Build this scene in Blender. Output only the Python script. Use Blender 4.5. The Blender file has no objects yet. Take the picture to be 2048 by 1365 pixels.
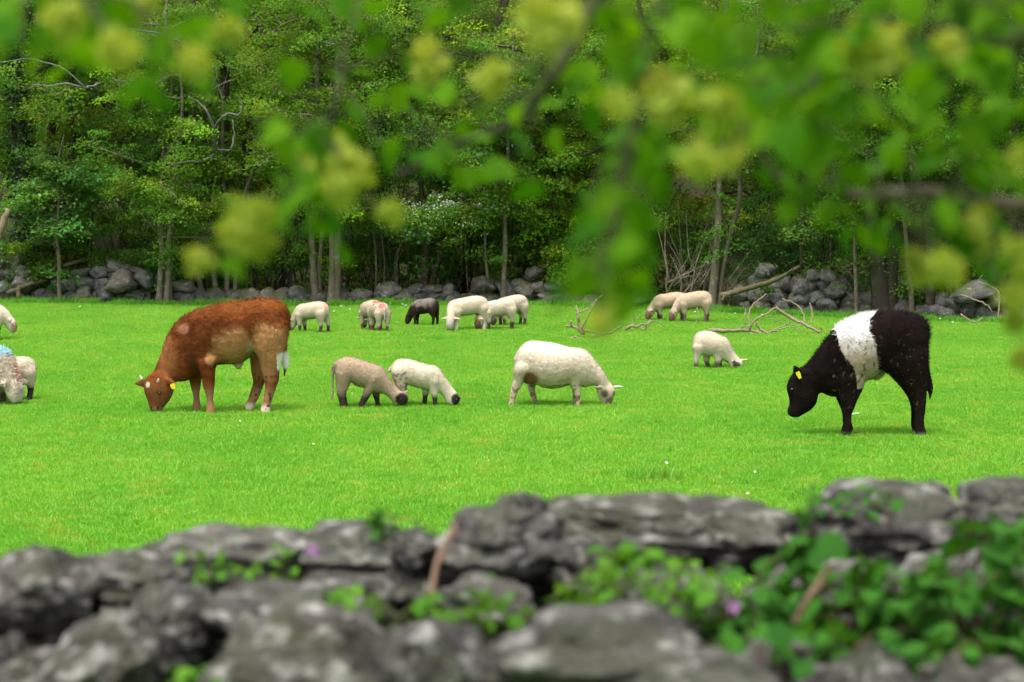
import bpy, math, random
import numpy as np
from mathutils import Vector, noise, Matrix

# ------------------------------------------------------------------ camera, world, sun, exposure
SC = bpy.context.scene
F = 4835.0                      # focal length in photo pixels (2048 wide)
CX, CY = 1024.0, 682.5
HORIZON = 328.0
CAMZ = 2.78
PITCH = math.atan((CY - HORIZON) / F)
cam_d = bpy.data.cameras.new('camera'); cam = bpy.data.objects.new('camera', cam_d)
SC.collection.objects.link(cam); SC.camera = cam
cam.location = (0, 0, CAMZ); cam.rotation_euler = (math.pi / 2 - PITCH, 0, 0)
cam_d.sensor_width = 36; cam_d.lens = F / 2048 * 36
cam_d.clip_start = 0.1; cam_d.clip_end = 2000
cam_d.dof.use_dof = True; cam_d.dof.focus_distance = 28.5; cam_d.dof.aperture_fstop = 4.4
cam_d.dof.aperture_blades = 9

SUN_EL, SUN_AZ = math.radians(73), math.radians(205)      # azimuth from +Y (away from the camera), towards +X
world = bpy.data.worlds.new('World'); SC.world = world; world.use_nodes = True
nt = world.node_tree; nt.nodes.clear()
sky = nt.nodes.new('ShaderNodeTexSky'); sky.sky_type = 'NISHITA'; sky.sun_disc = False
sky.sun_elevation = SUN_EL; sky.sun_rotation = SUN_AZ
sky.air_density = 1.0; sky.dust_density = 4.0
hs = nt.nodes.new('ShaderNodeHueSaturation'); hs.inputs['Saturation'].default_value = 0.35
bg = nt.nodes.new('ShaderNodeBackground'); bg.inputs['Strength'].default_value = 0.15
wo = nt.nodes.new('ShaderNodeOutputWorld')
nt.links.new(sky.outputs[0], hs.inputs['Color']); nt.links.new(hs.outputs[0], bg.inputs[0]); nt.links.new(bg.outputs[0], wo.inputs[0])
sun_d = bpy.data.lights.new('sun', 'SUN'); sun_d.energy = 1.5; sun_d.angle = math.radians(14); sun_d.color = (1, 0.96, 0.9)
sun = bpy.data.objects.new('sun', sun_d); SC.collection.objects.link(sun)
sv = Vector((math.sin(SUN_AZ) * math.cos(SUN_EL), math.cos(SUN_AZ) * math.cos(SUN_EL), math.sin(SUN_EL)))
sun.rotation_euler = sv.to_track_quat('Z', 'Y').to_euler(); sun.location = (0, 20, 40)

SC.view_settings.view_transform = 'Standard'; SC.view_settings.look = 'None'
SC.view_settings.exposure = 1.25; SC.view_settings.gamma = 1.0; SC.view_settings.use_curve_mapping = False
SC.render.engine = 'CYCLES'
cy = SC.cycles
cy.max_bounces = 6; cy.diffuse_bounces = 3; cy.glossy_bounces = 2; cy.transmission_bounces = 4; cy.transparent_max_bounces = 4
cy.use_denoising = True; cy.use_adaptive_sampling = True; cy.adaptive_threshold = 0.02
try: cy.denoiser = 'OPENIMAGEDENOISE'
except Exception: pass

rnd = random.Random(7)
rng = np.random.default_rng(7)
COL = SC.collection

# ------------------------------------------------------------------ pixel helpers
cp, sp = math.cos(PITCH), math.sin(PITCH)
def ray(px, py):
    a, b = (px - CX) / F, (CY - py) / F
    return Vector((a, cp + b * sp, -sp + b * cp))        # depth along the axis = 1
def G(px, py, z=0.0):
    r = ray(px, py); t = (z - CAMZ) / r.z
    return Vector((0, 0, CAMZ)) + r * t
def P(px, py, d):
    r = ray(px, py); return Vector((0, 0, CAMZ)) + r * (d / r.y)
def depth(p): return p.y * cp - (p.z - CAMZ) * sp
def wall_line(px): return np.interp(px, [-300, 0, 1100, 1500, 1900, 2300], [48.8, 48.4, 47.6, 45.4, 43.2, 41.6])

# ------------------------------------------------------------------ object helpers
def tag(o, label=None, cat=None, group=None, kind=None):
    if label: o['label'] = label
    if cat: o['category'] = cat
    if group: o['group'] = group
    if kind: o['kind'] = kind
    return o
def empty(name, loc):
    o = bpy.data.objects.new(name, None); COL.objects.link(o); o.location = loc; o.empty_display_size = 0.2
    return o
def link(name, me, mat=None, parent=None):
    o = bpy.data.objects.new(name, me); COL.objects.link(o)
    if mat is not None and len(me.materials) == 0: me.materials.append(mat)
    if parent is not None: o.parent = parent
    return o
def np_mesh(name, V, faces, col=None, smooth=True):
    """V (n,3); faces (m,k) array with constant k."""
    V = np.asarray(V, np.float32); faces = np.asarray(faces, np.int32)
    me = bpy.data.meshes.new(name)
    me.vertices.add(len(V)); me.vertices.foreach_set('co', V.ravel())
    m, k = faces.shape
    me.loops.add(m * k); me.loops.foreach_set('vertex_index', faces.ravel())
    me.polygons.add(m); me.polygons.foreach_set('loop_start', np.arange(0, m * k, k, dtype=np.int32))
    me.polygons.foreach_set('use_smooth', np.full(m, smooth))
    if col is not None:
        a = me.attributes.new('col', 'FLOAT_COLOR', 'POINT')
        c = np.ones((len(V), 4), np.float32); c[:, :3] = col
        a.data.foreach_set('color', c.ravel())
    me.update(calc_edges=True)
    return me
def tube_arrays(tubes, n=7):
    """tubes: list of (pts list, radii list) -> V, quads"""
    VV, FF, off = [], [], 0
    ang = np.linspace(0, 2 * math.pi, n, endpoint=False)
    for pts, rad in tubes:
        pts = np.asarray(pts, float); rad = np.asarray(rad, float); m = len(pts)
        tan = np.gradient(pts, axis=0); tan /= np.linalg.norm(tan, axis=1)[:, None] + 1e-9
        ref = np.tile(np.array([0.31, 0.94, 0.13]), (m, 1))
        ref[np.abs((tan * ref).sum(1)) > 0.9] = [0.9, 0.1, 0.4]
        a = np.cross(tan, ref); a /= np.linalg.norm(a, axis=1)[:, None] + 1e-9
        b = np.cross(tan, a)
        R = pts[:, None, :] + rad[:, None, None] * (np.cos(ang)[None, :, None] * a[:, None, :] + np.sin(ang)[None, :, None] * b[:, None, :])
        VV.append(R.reshape(-1, 3))
        i = np.arange(m - 1)[:, None] * n + np.arange(n)[None, :]
        j = np.arange(m - 1)[:, None] * n + (np.arange(n)[None, :] + 1) % n
        FF.append(np.stack([i, j, j + n, i + n], -1).reshape(-1, 4) + off)
        off += m * n
    return np.concatenate(VV), np.concatenate(FF)
def curve(pts, n=8, jit=0.0, r=rnd):
    """Catmull-Rom through pts with n samples a span and jitter"""
    p = [np.array(q, float) for q in pts]; p = [2 * p[0] - p[1]] + p + [2 * p[-1] - p[-2]]
    out = []
    for i in range(1, len(p) - 2):
        for k in range(n):
            t = k / n
            q = 0.5 * ((2 * p[i]) + (-p[i-1] + p[i+1]) * t + (2*p[i-1] - 5*p[i] + 4*p[i+1] - p[i+2]) * t*t + (-p[i-1] + 3*p[i] - 3*p[i+1] + p[i+2]) * t**3)
            out.append(q + np.array([r.gauss(0, jit) for _ in q]) if jit else q)
    out.append(p[-2]); return out

# ------------------------------------------------------------------ materials
class N:
    def __init__(s, name):
        s.m = bpy.data.materials.new(name); s.m.use_nodes = True; s.t = s.m.node_tree; s.t.nodes.clear()
        s.out = s.t.nodes.new('ShaderNodeOutputMaterial')
    def n(s, typ, **kw):
        x = s.t.nodes.new(typ)
        for k, v in kw.items():
            if k.startswith('_'): setattr(x, k[1:], v)
            else:
                key = int(k[1:]) if k[0] == 'i' and k[1:].isdigit() else k.replace('__', ' ')
                if hasattr(v, 'is_output'): s.t.links.new(v, x.inputs[key])
                else: x.inputs[key].default_value = v
        return x
    def l(s, a, b): s.t.links.new(a, b)
    def noise(s, scale, detail=4, rough=0.55, vec=None):
        x = s.n('ShaderNodeTexNoise', Scale=scale, Detail=detail, Roughness=rough)
        if vec is not None: s.l(vec, x.inputs['Vector'])
        return x.outputs['Fac']
    def ramp(s, fac, stops):
        x = s.n('ShaderNodeValToRGB'); s.l(fac, x.inputs[0]); cr = x.color_ramp
        while len(cr.elements) < len(stops): cr.elements.new(0.5)
        for e, (p, c) in zip(cr.elements, stops):
            e.position = p; e.color = (c, c, c, 1) if isinstance(c, (int, float)) else (*c, 1)
        return x.outputs[0]
    def mix(s, fac, a, b, mode='MIX'):
        x = s.n('ShaderNodeMix', _data_type='RGBA', _blend_type=mode)
        for k, v in ((0, fac), (6, a), (7, b)):
            if hasattr(v, 'is_output'): s.l(v, x.inputs[k])
            else: x.inputs[k].default_value = v if not isinstance(v, tuple) or len(v) == 4 else (*v, 1)
        return x.outputs[2]
    def math(s, op, a, b=0.5, clamp=False):
        x = s.n('ShaderNodeMath', _operation=op, _use_clamp=clamp)
        for k, v in ((0, a), (1, b)):
            if hasattr(v, 'is_output'): s.l(v, x.inputs[k])
            else: x.inputs[k].default_value = v
        return x.outputs[0]
    def bump(s, h, strength=0.5, dist=0.02):
        x = s.n('ShaderNodeBump', Strength=strength, Distance=dist); s.l(h, x.inputs['Height']); return x.outputs[0]
    def principled(s, color, rough=0.8, normal=None, spec=0.3):
        x = s.n('ShaderNodeBsdfPrincipled', Roughness=rough)
        x.inputs['Specular IOR Level'].default_value = spec
        if hasattr(color, 'is_output'): s.l(color, x.inputs['Base Color'])
        else: x.inputs['Base Color'].default_value = (*color, 1)
        if normal is not None: s.l(normal, x.inputs['Normal'])
        s.l(x.outputs[0], s.out.inputs[0]); return x

def leaf_material(name, trans=0.35, rough=0.55, spec=0.3, tint=(1.25, 1.15, 0.45)):
    n = N(name)
    a = n.n('ShaderNodeAttribute', _attribute_name='col')
    c = a.outputs['Color']
    p = n.principled(c, rough, spec=spec)
    tr = n.n('ShaderNodeBsdfTranslucent')
    n.l(n.mix(1.0, c, tint, 'MULTIPLY'), tr.inputs[0])
    mx = n.n('ShaderNodeMixShader'); mx.inputs[0].default_value = trans
    n.l(p.outputs[0], mx.inputs[1]); n.l(tr.outputs[0], mx.inputs[2]); n.l(mx.outputs[0], n.out.inputs[0])
    return n.m
M = {}
M['leaf'] = leaf_material('tree_leaf', 0.48, spec=0.12)
M['blossom'] = leaf_material('blossom_petal', 0.3, tint=(1, 1, 1))
M['ivy'] = leaf_material('ivy_leaf', 0.15, rough=0.4, spec=0.4)

def obj_leaf_material(name, c0, c1, trans=0.45):
    n = N(name)
    oi = n.n('ShaderNodeObjectInfo'); tc = n.n('ShaderNodeTexCoord')
    c = n.mix(oi.outputs['Random'], c0, c1)
    v = n.noise(60, 3, vec=tc.outputs['Object'])
    c = n.mix(n.math('MULTIPLY', v, 0.5), c, tuple(x * 0.5 for x in c0))
    p = n.principled(c, 0.7, spec=0.06)
    tr = n.n('ShaderNodeBsdfTranslucent'); n.l(n.mix(1.0, c, (1.5, 1.35, 0.4), 'MULTIPLY'), tr.inputs[0])
    mx = n.n('ShaderNodeMixShader'); mx.inputs[0].default_value = trans
    n.l(p.outputs[0], mx.inputs[1]); n.l(tr.outputs[0], mx.inputs[2]); n.l(mx.outputs[0], n.out.inputs[0])
    return n.m
M['elm_leaf'] = obj_leaf_material('elm_leaf', (0.030, 0.125, 0.003), (0.120, 0.270, 0.006))
M['samara'] = obj_leaf_material('elm_seed', (0.28, 0.36, 0.045), (0.40, 0.45, 0.085), 0.45)
M['bramble_leaf'] = obj_leaf_material('bramble_leaf', (0.025, 0.105, 0.012), (0.06, 0.20, 0.02), 0.3)
M['herb_leaf'] = obj_leaf_material('herb_leaf', (0.06, 0.20, 0.015), (0.13, 0.29, 0.03), 0.35)

def bark_material(name, c_dark, c_light, moss=0.3, lichen=0.25):
    n = N(name); tc = n.n('ShaderNodeTexCoord'); v = tc.outputs['Object']
    mp = n.n('ShaderNodeMapping'); n.l(v, mp.inputs[0]); mp.inputs['Scale'].default_value = (1, 1, 0.22)
    a = n.noise(14, 6, 0.65, mp.outputs[0]); b = n.noise(3.0, 3, 0.5, v); c = n.noise(9, 4, 0.6, v)
    col = n.mix(a, c_dark, c_light)
    col = n.mix(n.ramp(c, [(0.55, 0), (0.68, lichen)]), col, (0.34, 0.34, 0.27))
    col = n.mix(n.ramp(b, [(0.45, 0), (0.65, moss)]), col, (0.055, 0.075, 0.018))
    n.principled(col, 0.9, n.bump(a, 0.8, 0.03), spec=0.15); return n.m
M['bark'] = bark_material('tree_bark', (0.022, 0.016, 0.011), (0.10, 0.078, 0.054))
M['bark_pale'] = bark_material('pale_bark', (0.055, 0.043, 0.03), (0.25, 0.205, 0.15), 0.3, 0.55)
M['bark_dark'] = bark_material('dark_bark', (0.015, 0.012, 0.009), (0.075, 0.058, 0.04), 0.4, 0.1)
M['dead_wood'] = bark_material('dead_wood', (0.10, 0.072, 0.044), (0.36, 0.285, 0.19), 0.1, 0.2)
M['grey_wood'] = bark_material('grey_wood', (0.06, 0.056, 0.05), (0.20, 0.19, 0.175), 0.05, 0.3)
M['mossy_wood'] = bark_material('mossy_wood', (0.045, 0.033, 0.02), (0.20, 0.15, 0.09), 0.6, 0.3)

def stone_material(name, dark, light, lichen_amt, moss_amt, scale, yellow=0.0, fine=0.3, wide=(0.58, 0.68), speck=0.4, warm=0.5):
    n = N(name); tc = n.n('ShaderNodeTexCoord'); oi = n.n('ShaderNodeObjectInfo'); ge = n.n('ShaderNodeNewGeometry')
    off = n.n('ShaderNodeVectorMath', _operation='MULTIPLY_ADD')
    n.l(tc.outputs['Object'], off.inputs[0]); off.inputs[1].default_value = (1, 1, 1)
    cmb = n.n('ShaderNodeCombineXYZ'); r20 = n.math('MULTIPLY', oi.outputs['Random'], 37.0)
    for k in range(3): n.l(r20, cmb.inputs[k])
    n.l(cmb.outputs[0], off.inputs[2]); v = off.outputs[0]
    a = n.noise(2.2 * scale, 6, 0.65, v); b = n.noise(7 * scale, 5, 0.7, v); c = n.noise(3.6 * scale, 7, 0.68, v); e = n.noise(1.4 * scale, 4, 0.6, v)
    f = n.noise(22 * scale, 3, 0.6, v)
    col = n.mix(n.ramp(a, [(0.3, 0.0), (0.7, 1.0)]), dark, light)
    col = n.mix(n.math('MULTIPLY', oi.outputs['Random'], 0.45), col, tuple(0.55 * x for x in dark))
    hue = n.math('FRACT', n.math('MULTIPLY', oi.outputs['Random'], 7.3))
    col = n.mix(n.math('MULTIPLY', hue, warm), col, n.mix(1.0, col, (1.15, 0.92, 0.62), 'MULTIPLY'))
    col = n.mix(n.ramp(b, [(0.35, speck), (0.55, 0.0)]), col, tuple(0.5 * x for x in dark))
    col = n.mix(n.ramp(c, [(wide[0], 0.0), (wide[1], lichen_amt)]), col, (0.52, 0.51, 0.46))
    col = n.mix(n.ramp(f, [(0.68, 0.0), (0.73, lichen_amt * fine)]), col, (0.58, 0.57, 0.52))
    if yellow:
        g = n.noise(5.5 * scale, 4, 0.6, v)
        col = n.mix(n.ramp(g, [(0.62, 0.0), (0.68, yellow)]), col, (0.32, 0.22, 0.035))
    sep = n.n('ShaderNodeSeparateXYZ'); n.l(ge.outputs['Normal'], sep.inputs[0])
    up = n.ramp(sep.outputs['Z'], [(0.35, 0.0), (0.85, 1.0)])
    mo = n.math('MULTIPLY', up, n.ramp(e, [(0.44, 0.0), (0.56, moss_amt)]))
    col = n.mix(mo, col, (0.06, 0.085, 0.02))
    h = n.math('ADD', n.math('MULTIPLY', a, 1.0), n.math('MULTIPLY', b, 0.5))
    n.principled(col, 0.9, n.bump(h, 0.9, 0.05 / scale), spec=0.05); return n.m
M['stone_far'] = stone_material('boulder_stone', (0.085, 0.083, 0.083), (0.23, 0.226, 0.225), 0.5, 0.9, 0.7, 0.5, speck=0.25)
M['stone_near'] = stone_material('limestone', (0.030, 0.027, 0.024), (0.200, 0.192, 0.176), 0.68, 0.25, 0.65, 0.0, 0.2, (0.52, 0.66), warm=0.2)

n = N('coat'); _a = n.n('ShaderNodeAttribute', _attribute_name='col'); _tc = n.n('ShaderNodeTexCoord')
_h = n.noise(45, 4, 0.6, _tc.outputs['Object']); _h2 = n.noise(12, 3, 0.5, _tc.outputs['Object'])
_c = n.mix(n.math('MULTIPLY', _h, 0.35), _a.outputs['Color'], n.mix(1.0, _a.outputs['Color'], (0.55, 0.5, 0.45), 'MULTIPLY'))
_p = n.principled(_c, 0.85, n.bump(n.math('ADD', _h, _h2), 0.35, 0.02), spec=0.05)
M['coat'] = n.m
def plain(name, c, rough=0.5, spec=0.4, var=0.25, scale=30):
    n = N(name); tc = n.n('ShaderNodeTexCoord'); h = n.noise(scale, 4, 0.6, tc.outputs['Object'])
    n.principled(n.mix(n.math('MULTIPLY', h, var), c, tuple(0.5 * x for x in c)), rough, spec=spec); return n.m
M['eye'] = plain('eye', (0.012, 0.009, 0.007), 0.15, 0.6)
M['tag'] = plain('ear_tag', (0.75, 0.62, 0.02), 0.4)
M['horn'] = plain('horn', (0.52, 0.44, 0.33), 0.5)
M['petal_white'] = plain('white_petal', (0.8, 0.8, 0.78), 0.7)
M['petal_pink'] = plain('pink_petal', (0.25, 0.10, 0.24), 0.6)
M['pollen'] = plain('daisy_centre', (0.7, 0.5, 0.05), 0.7)
M['stem_dry'] = plain('dry_stem', (0.15, 0.09, 0.055), 0.8)
M['twig'] = plain('elm_twig', (0.045, 0.050, 0.016), 0.8, 0.1)
M['stem_green'] = plain('green_stem', (0.12, 0.14, 0.04), 0.7)

# grass blades
n = N('grass_blade'); ge = n.n('ShaderNodeNewGeometry'); at = n.n('ShaderNodeAttribute', _attribute_name='col')
mp = n.n('ShaderNodeMapping'); n.l(ge.outputs['Position'], mp.inputs[0]); mp.inputs['Scale'].default_value = (1, 0.55, 1)
big = n.noise(0.55, 4, 0.6, mp.outputs[0]); mid = n.noise(2.4, 3, 0.6, mp.outputs[0])
tone = n.mix(n.ramp(big, [(0.36, 0), (0.62, 1)]), (0.155, 0.405, 0.034), (0.215, 0.460, 0.046))
tone = n.mix(n.ramp(mid, [(0.54, 0), (0.70, 0.65)]), tone, (0.33, 0.44, 0.06))
tone = n.mix(n.ramp(mid, [(0.30, 0.5), (0.42, 0)]), tone, (0.10, 0.32, 0.018))
colr = n.mix(1.0, tone, at.outputs['Color'], 'MULTIPLY')
p = n.principled(colr, 0.5, spec=0.25)
tr = n.n('ShaderNodeBsdfTranslucent'); n.l(n.mix(1.0, colr, (1.2, 1.25, 0.4), 'MULTIPLY'), tr.inputs[0])
mx = n.n('ShaderNodeMixShader'); mx.inputs[0].default_value = 0.4
n.l(p.outputs[0], mx.inputs[1]); n.l(tr.outputs[0], mx.inputs[2]); n.l(mx.outputs[0], n.out.inputs[0])
M['grass'] = n.m
# ground sheet: turf in the field, leaf litter and ground ivy under the trees
n = N('ground'); tc = n.n('ShaderNodeTexCoord'); v = tc.outputs['Object']
sep = n.n('ShaderNodeSeparateXYZ'); n.l(v, sep.inputs[0])
a = n.noise(0.55, 4, 0.6, v); b = n.noise(9, 5, 0.7, v); c = n.noise(1.3, 5, 0.7, v)
turf = n.mix(a, (0.09, 0.28, 0.014), (0.14, 0.34, 0.02)); turf = n.mix(n.ramp(b, [(0.35, 0.5), (0.6, 0)]), turf, (0.05, 0.16, 0.01))
litter = n.mix(b, (0.02, 0.014, 0.009), (0.085, 0.06, 0.035)); litter = n.mix(n.ramp(c, [(0.4, 0), (0.6, 0.8)]), litter, (0.018, 0.05, 0.01))
# the wood starts behind the far wall, which runs nearer towards the right
lim = n.math('ADD', n.math('MULTIPLY', n.math('MAXIMUM', sep.outputs['X'], 0.8), -0.66), 48.9)
fac = n.math('ADD', n.math('SUBTRACT', sep.outputs['Y'], lim), n.math('MULTIPLY', n.math('SUBTRACT', c, 0.5), 1.2), True)
n.principled(n.mix(fac, turf, litter), 0.95, n.bump(b, 0.8, 0.05), spec=0.1)
M['ground'] = n.m

# ------------------------------------------------------------------ ground
def ground_z(x, y):
    x = np.asarray(x, float); y = np.asarray(y, float)
    t = np.clip((y - 4.9) / 2.4, 0, 1); z = 1.15 * (1 - t * t * (3 - 2 * t))
    lim = 49.5 - 0.62 * np.maximum(x, 0.8)
    h = np.clip(y - lim, 0, None)
    z = z + 0.16 * np.clip(h - 1.5, 0, None) + 0.004 * np.clip(h - 12, 0, 60) ** 2
    z = z + 0.014 * np.sin(x * 0.7 + y * 0.31) * np.clip((y - 8) / 6, 0, 1) + 0.006 * np.sin(x * 1.9 - y * 0.53) * np.clip((y - 8) / 6, 0, 1)
    return z
xs = np.concatenate([np.linspace(-260, -32, 16), np.linspace(-30, 30, 91), np.linspace(32, 260, 16)])
ys = np.concatenate([np.linspace(-60, -4, 8), np.linspace(-3, 12, 46), np.linspace(12.5, 75, 110), np.linspace(78, 260, 18)])
X, Y = np.meshgrid(xs, ys); Z = ground_z(X, Y)
V = np.stack([X, Y, Z], -1).reshape(-1, 3); nx = len(xs)
i = (np.arange(len(ys) - 1)[:, None] * nx + np.arange(nx - 1)[None, :]).ravel()
g = link('ground', np_mesh('ground', V, np.stack([i, i + 1, i + nx + 1, i + nx], -1)), M['ground'])
tag(g, 'green pasture sloping up into the wood behind', 'ground', kind='structure')

# ------------------------------------------------------------------ grass (nobody could count it)
patch_col = bpy.data.collections.new('grass_patches')
def grass_patch(k, size=0.62, nb=900, hmin=0.03, hmax=0.058, dark=False):
    r = np.random.default_rng(100 + k)
    x = r.uniform(-size / 2, size / 2, nb); y = r.uniform(-size / 2, size / 2, nb)
    az = r.uniform(0, 2 * math.pi, nb); h = r.uniform(hmin, hmax, nb) * (0.75 + 0.5 * (np.sin(x * 9 + k) * np.cos(y * 7 + k) * 0.5 + 0.5))
    w = r.uniform(0.0028, 0.0055, nb); lean = r.uniform(0.1, 0.9, nb) * h; la = r.uniform(0, 2 * math.pi, nb)
    bx, by = np.cos(az) * w, np.sin(az) * w
    lx, ly = np.cos(la) * lean, np.sin(la) * lean
    V = np.zeros((nb, 5, 3))
    V[:, 0] = np.stack([x - bx, y - by, np.full(nb, -0.01)], -1); V[:, 1] = np.stack([x + bx, y + by, np.full(nb, -0.01)], -1)
    V[:, 2] = np.stack([x + bx * .8 + lx * .35, y + by * .8 + ly * .35, h * .62], -1); V[:, 3] = np.stack([x - bx * .8 + lx * .35, y - by * .8 + ly * .35, h * .62], -1)
    V[:, 4] = np.stack([x + lx, y + ly, h], -1)
    base = np.arange(nb)[:, None] * 5
    tris = np.concatenate([base + np.array([[0, 1, 2]]), base + np.array([[0, 2, 3]]), base + np.array([[3, 2, 4]])])
    b = r.uniform(0.88, 1.12, nb)[:, None] * np.array([[1, 1, 1.0]]); b[:, 0] *= r.uniform(0.8, 1.3, nb)
    dry = r.uniform(0, 1, nb) > 0.99; b[dry] *= np.array([2.2, 1.2, 3.0])
    if dark: b *= np.array([0.75, 0.88, 0.95])
    me = np_mesh('grass_patch', V.reshape(-1, 3), tris, np.repeat(b, 5, 0)); me.materials.append(M['grass'])
    o = bpy.data.objects.new('grass_patch', me); patch_col.objects.link(o)
for k in range(4): grass_patch(k)
tuss_col = bpy.data.collections.new('grass_tussocks'); _pc = patch_col; patch_col = tuss_col
for k in range(2): grass_patch(20 + k, 0.30, 170, 0.06, 0.12, True)
patch_col = _pc
def scatter(name, pts, coll, smin, smax, parent=None):
    me = bpy.data.meshes.new(name); me.from_pydata([tuple(p) for p in pts], [], [])
    o = bpy.data.objects.new(name, me); COL.objects.link(o)
    ng = bpy.data.node_groups.new(name, 'GeometryNodeTree')
    ng.interface.new_socket('Geometry', in_out='INPUT', socket_type='NodeSocketGeometry')
    ng.interface.new_socket('Geometry', in_out='OUTPUT', socket_type='NodeSocketGeometry')
    gi = ng.nodes.new('NodeGroupInput'); go = ng.nodes.new('NodeGroupOutput')
    ci = ng.nodes.new('GeometryNodeCollectionInfo'); ci.inputs['Collection'].default_value = coll
    ci.inputs['Separate Children'].default_value = True; ci.inputs['Reset Children'].default_value = True
    ip = ng.nodes.new('GeometryNodeInstanceOnPoints'); ip.inputs['Pick Instance'].default_value = True
    rr = ng.nodes.new('FunctionNodeRandomValue'); rr.data_type = 'FLOAT_VECTOR'
    rr.inputs[0].default_value = (0, 0, 0); rr.inputs[1].default_value = (0, 0, 6.283)
    rs = ng.nodes.new('FunctionNodeRandomValue'); rs.data_type = 'FLOAT'; rs.inputs[2].default_value = smin; rs.inputs[3].default_value = smax
    L = ng.links.new
    L(gi.outputs[0], ip.inputs['Points']); L(ci.outputs[0], ip.inputs['Instance']); L(rr.outputs[0], ip.inputs['Rotation'])
    L(rs.outputs[1], ip.inputs['Scale']); L(ip.outputs[0], go.inputs[0])
    md = o.modifiers.new('scatter', 'NODES'); md.node_group = ng
    return o
pts = []
y = 13.5
while y < 49.5:
    st = 0.36
    half = 0.225 * y + 2.2
    for x in np.arange(-half, half, st):
        xx, yy = x + rnd.uniform(-.15, .15), y + rnd.uniform(-.15, .15)
        if yy < 49.3 - 0.66 * max(xx, 0.8) + 0.2: pts.append((xx, yy, float(ground_z(xx, yy))))
    y += st
gr = scatter('grass', pts, patch_col, 0.85, 1.05)
tag(gr, 'short bright green pasture grass across the whole field', 'grass', kind='stuff')
tp = []
for (px, py) in [(1310, 965)]:
    q = G(px, py); tp.append((q.x, q.y, float(ground_z(q.x, q.y))))
for k in range(240):     # longer grass along the foot of the far wall
    px = rnd.uniform(-60, 2100); d = wall_line(px) - rnd.uniform(0.35, 0.95); q = (px - CX) / F * d
    tp.append((q, d, float(ground_z(q, d))))
gt = scatter('grass_tufts', tp, tuss_col, 0.7, 1.5)
tag(gt, 'darker tufts of longer grass scattered over the pasture', 'grass', kind='stuff')

# ------------------------------------------------------------------ leaves
def leaf_mesh(name, C, D, NR, L, W, col):
    """rhombic folded leaves as quads"""
    n = len(C); S = np.cross(D, NR); S /= np.linalg.norm(S, axis=1)[:, None] + 1e-9
    NR = np.cross(S, D)
    V = np.zeros((n, 4, 3), np.float32)
    V[:, 0] = C - D * L[:, None] * .5
    mid = C + D * L[:, None] * .05 + NR * (W * .22)[:, None]
    V[:, 1] = mid - S * W[:, None] * .5; V[:, 3] = mid + S * W[:, None] * .5
    V[:, 2] = C + D * L[:, None] * .5
    f = np.arange(n)[:, None] * 4 + np.arange(4)[None, :]
    return np_mesh(name, V.reshape(-1, 3), f, np.repeat(col, 4, 0), smooth=False)
def unit(a): return a / (np.linalg.norm(a, axis=1)[:, None] + 1e-9)
def clump_leaves(centers, radii, flat, per, size, tone, r, spread=0.9, var=0.35, young=0.15):
    """centers (k,3): flattened sprays of leaves; returns arrays for leaf_mesh"""
    k = len(centers); n = k * per; idx = np.repeat(np.arange(k), per)
    dirs = unit(r.normal(size=(n, 3))); rad = r.uniform(0, 1, n) ** 0.5
    off = dirs * rad[:, None] * radii[idx][:, None]; off[:, 2] *= flat
    tilt = r.normal(size=(k, 2)) * 0.25
    off[:, 2] += off[:, 0] * tilt[idx, 0] + off[:, 1] * tilt[idx, 1] - 0.12 * (off[:, 0] ** 2 + off[:, 1] ** 2) / radii[idx]
    C = centers[idx] + off
    D = unit(np.stack([off[:, 0], off[:, 1], off[:, 2] * .3], -1) + r.normal(size=(n, 3)) * 0.5 * radii[idx][:, None] + np.array([0, 0, -0.04]))
    NR = unit(np.array([[0, -0.15, 1.0]]) + r.normal(size=(n, 3)) * spread * 0.55)
    L = r.uniform(0.7, 1.25, n) * size; W = L * r.uniform(0.5, 0.75, n)
    cv = np.exp(r.normal(size=k) * var * 0.5)[idx] * np.exp(r.normal(size=n) * var * 0.45)
    col = np.array(tone)[None, :] * cv[:, None]
    hue = (r.normal(size=k) * 0.16)[idx] + r.normal(size=n) * 0.12
    col[:, 0] *= np.exp(hue); 
    y = r.uniform(0, 1, k)[idx] < young
    col[y] *= np.array([1.65, 1.4, 1.1])
    return C, D, NR, L, W, np.clip(col, 0.004, 0.6)

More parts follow.
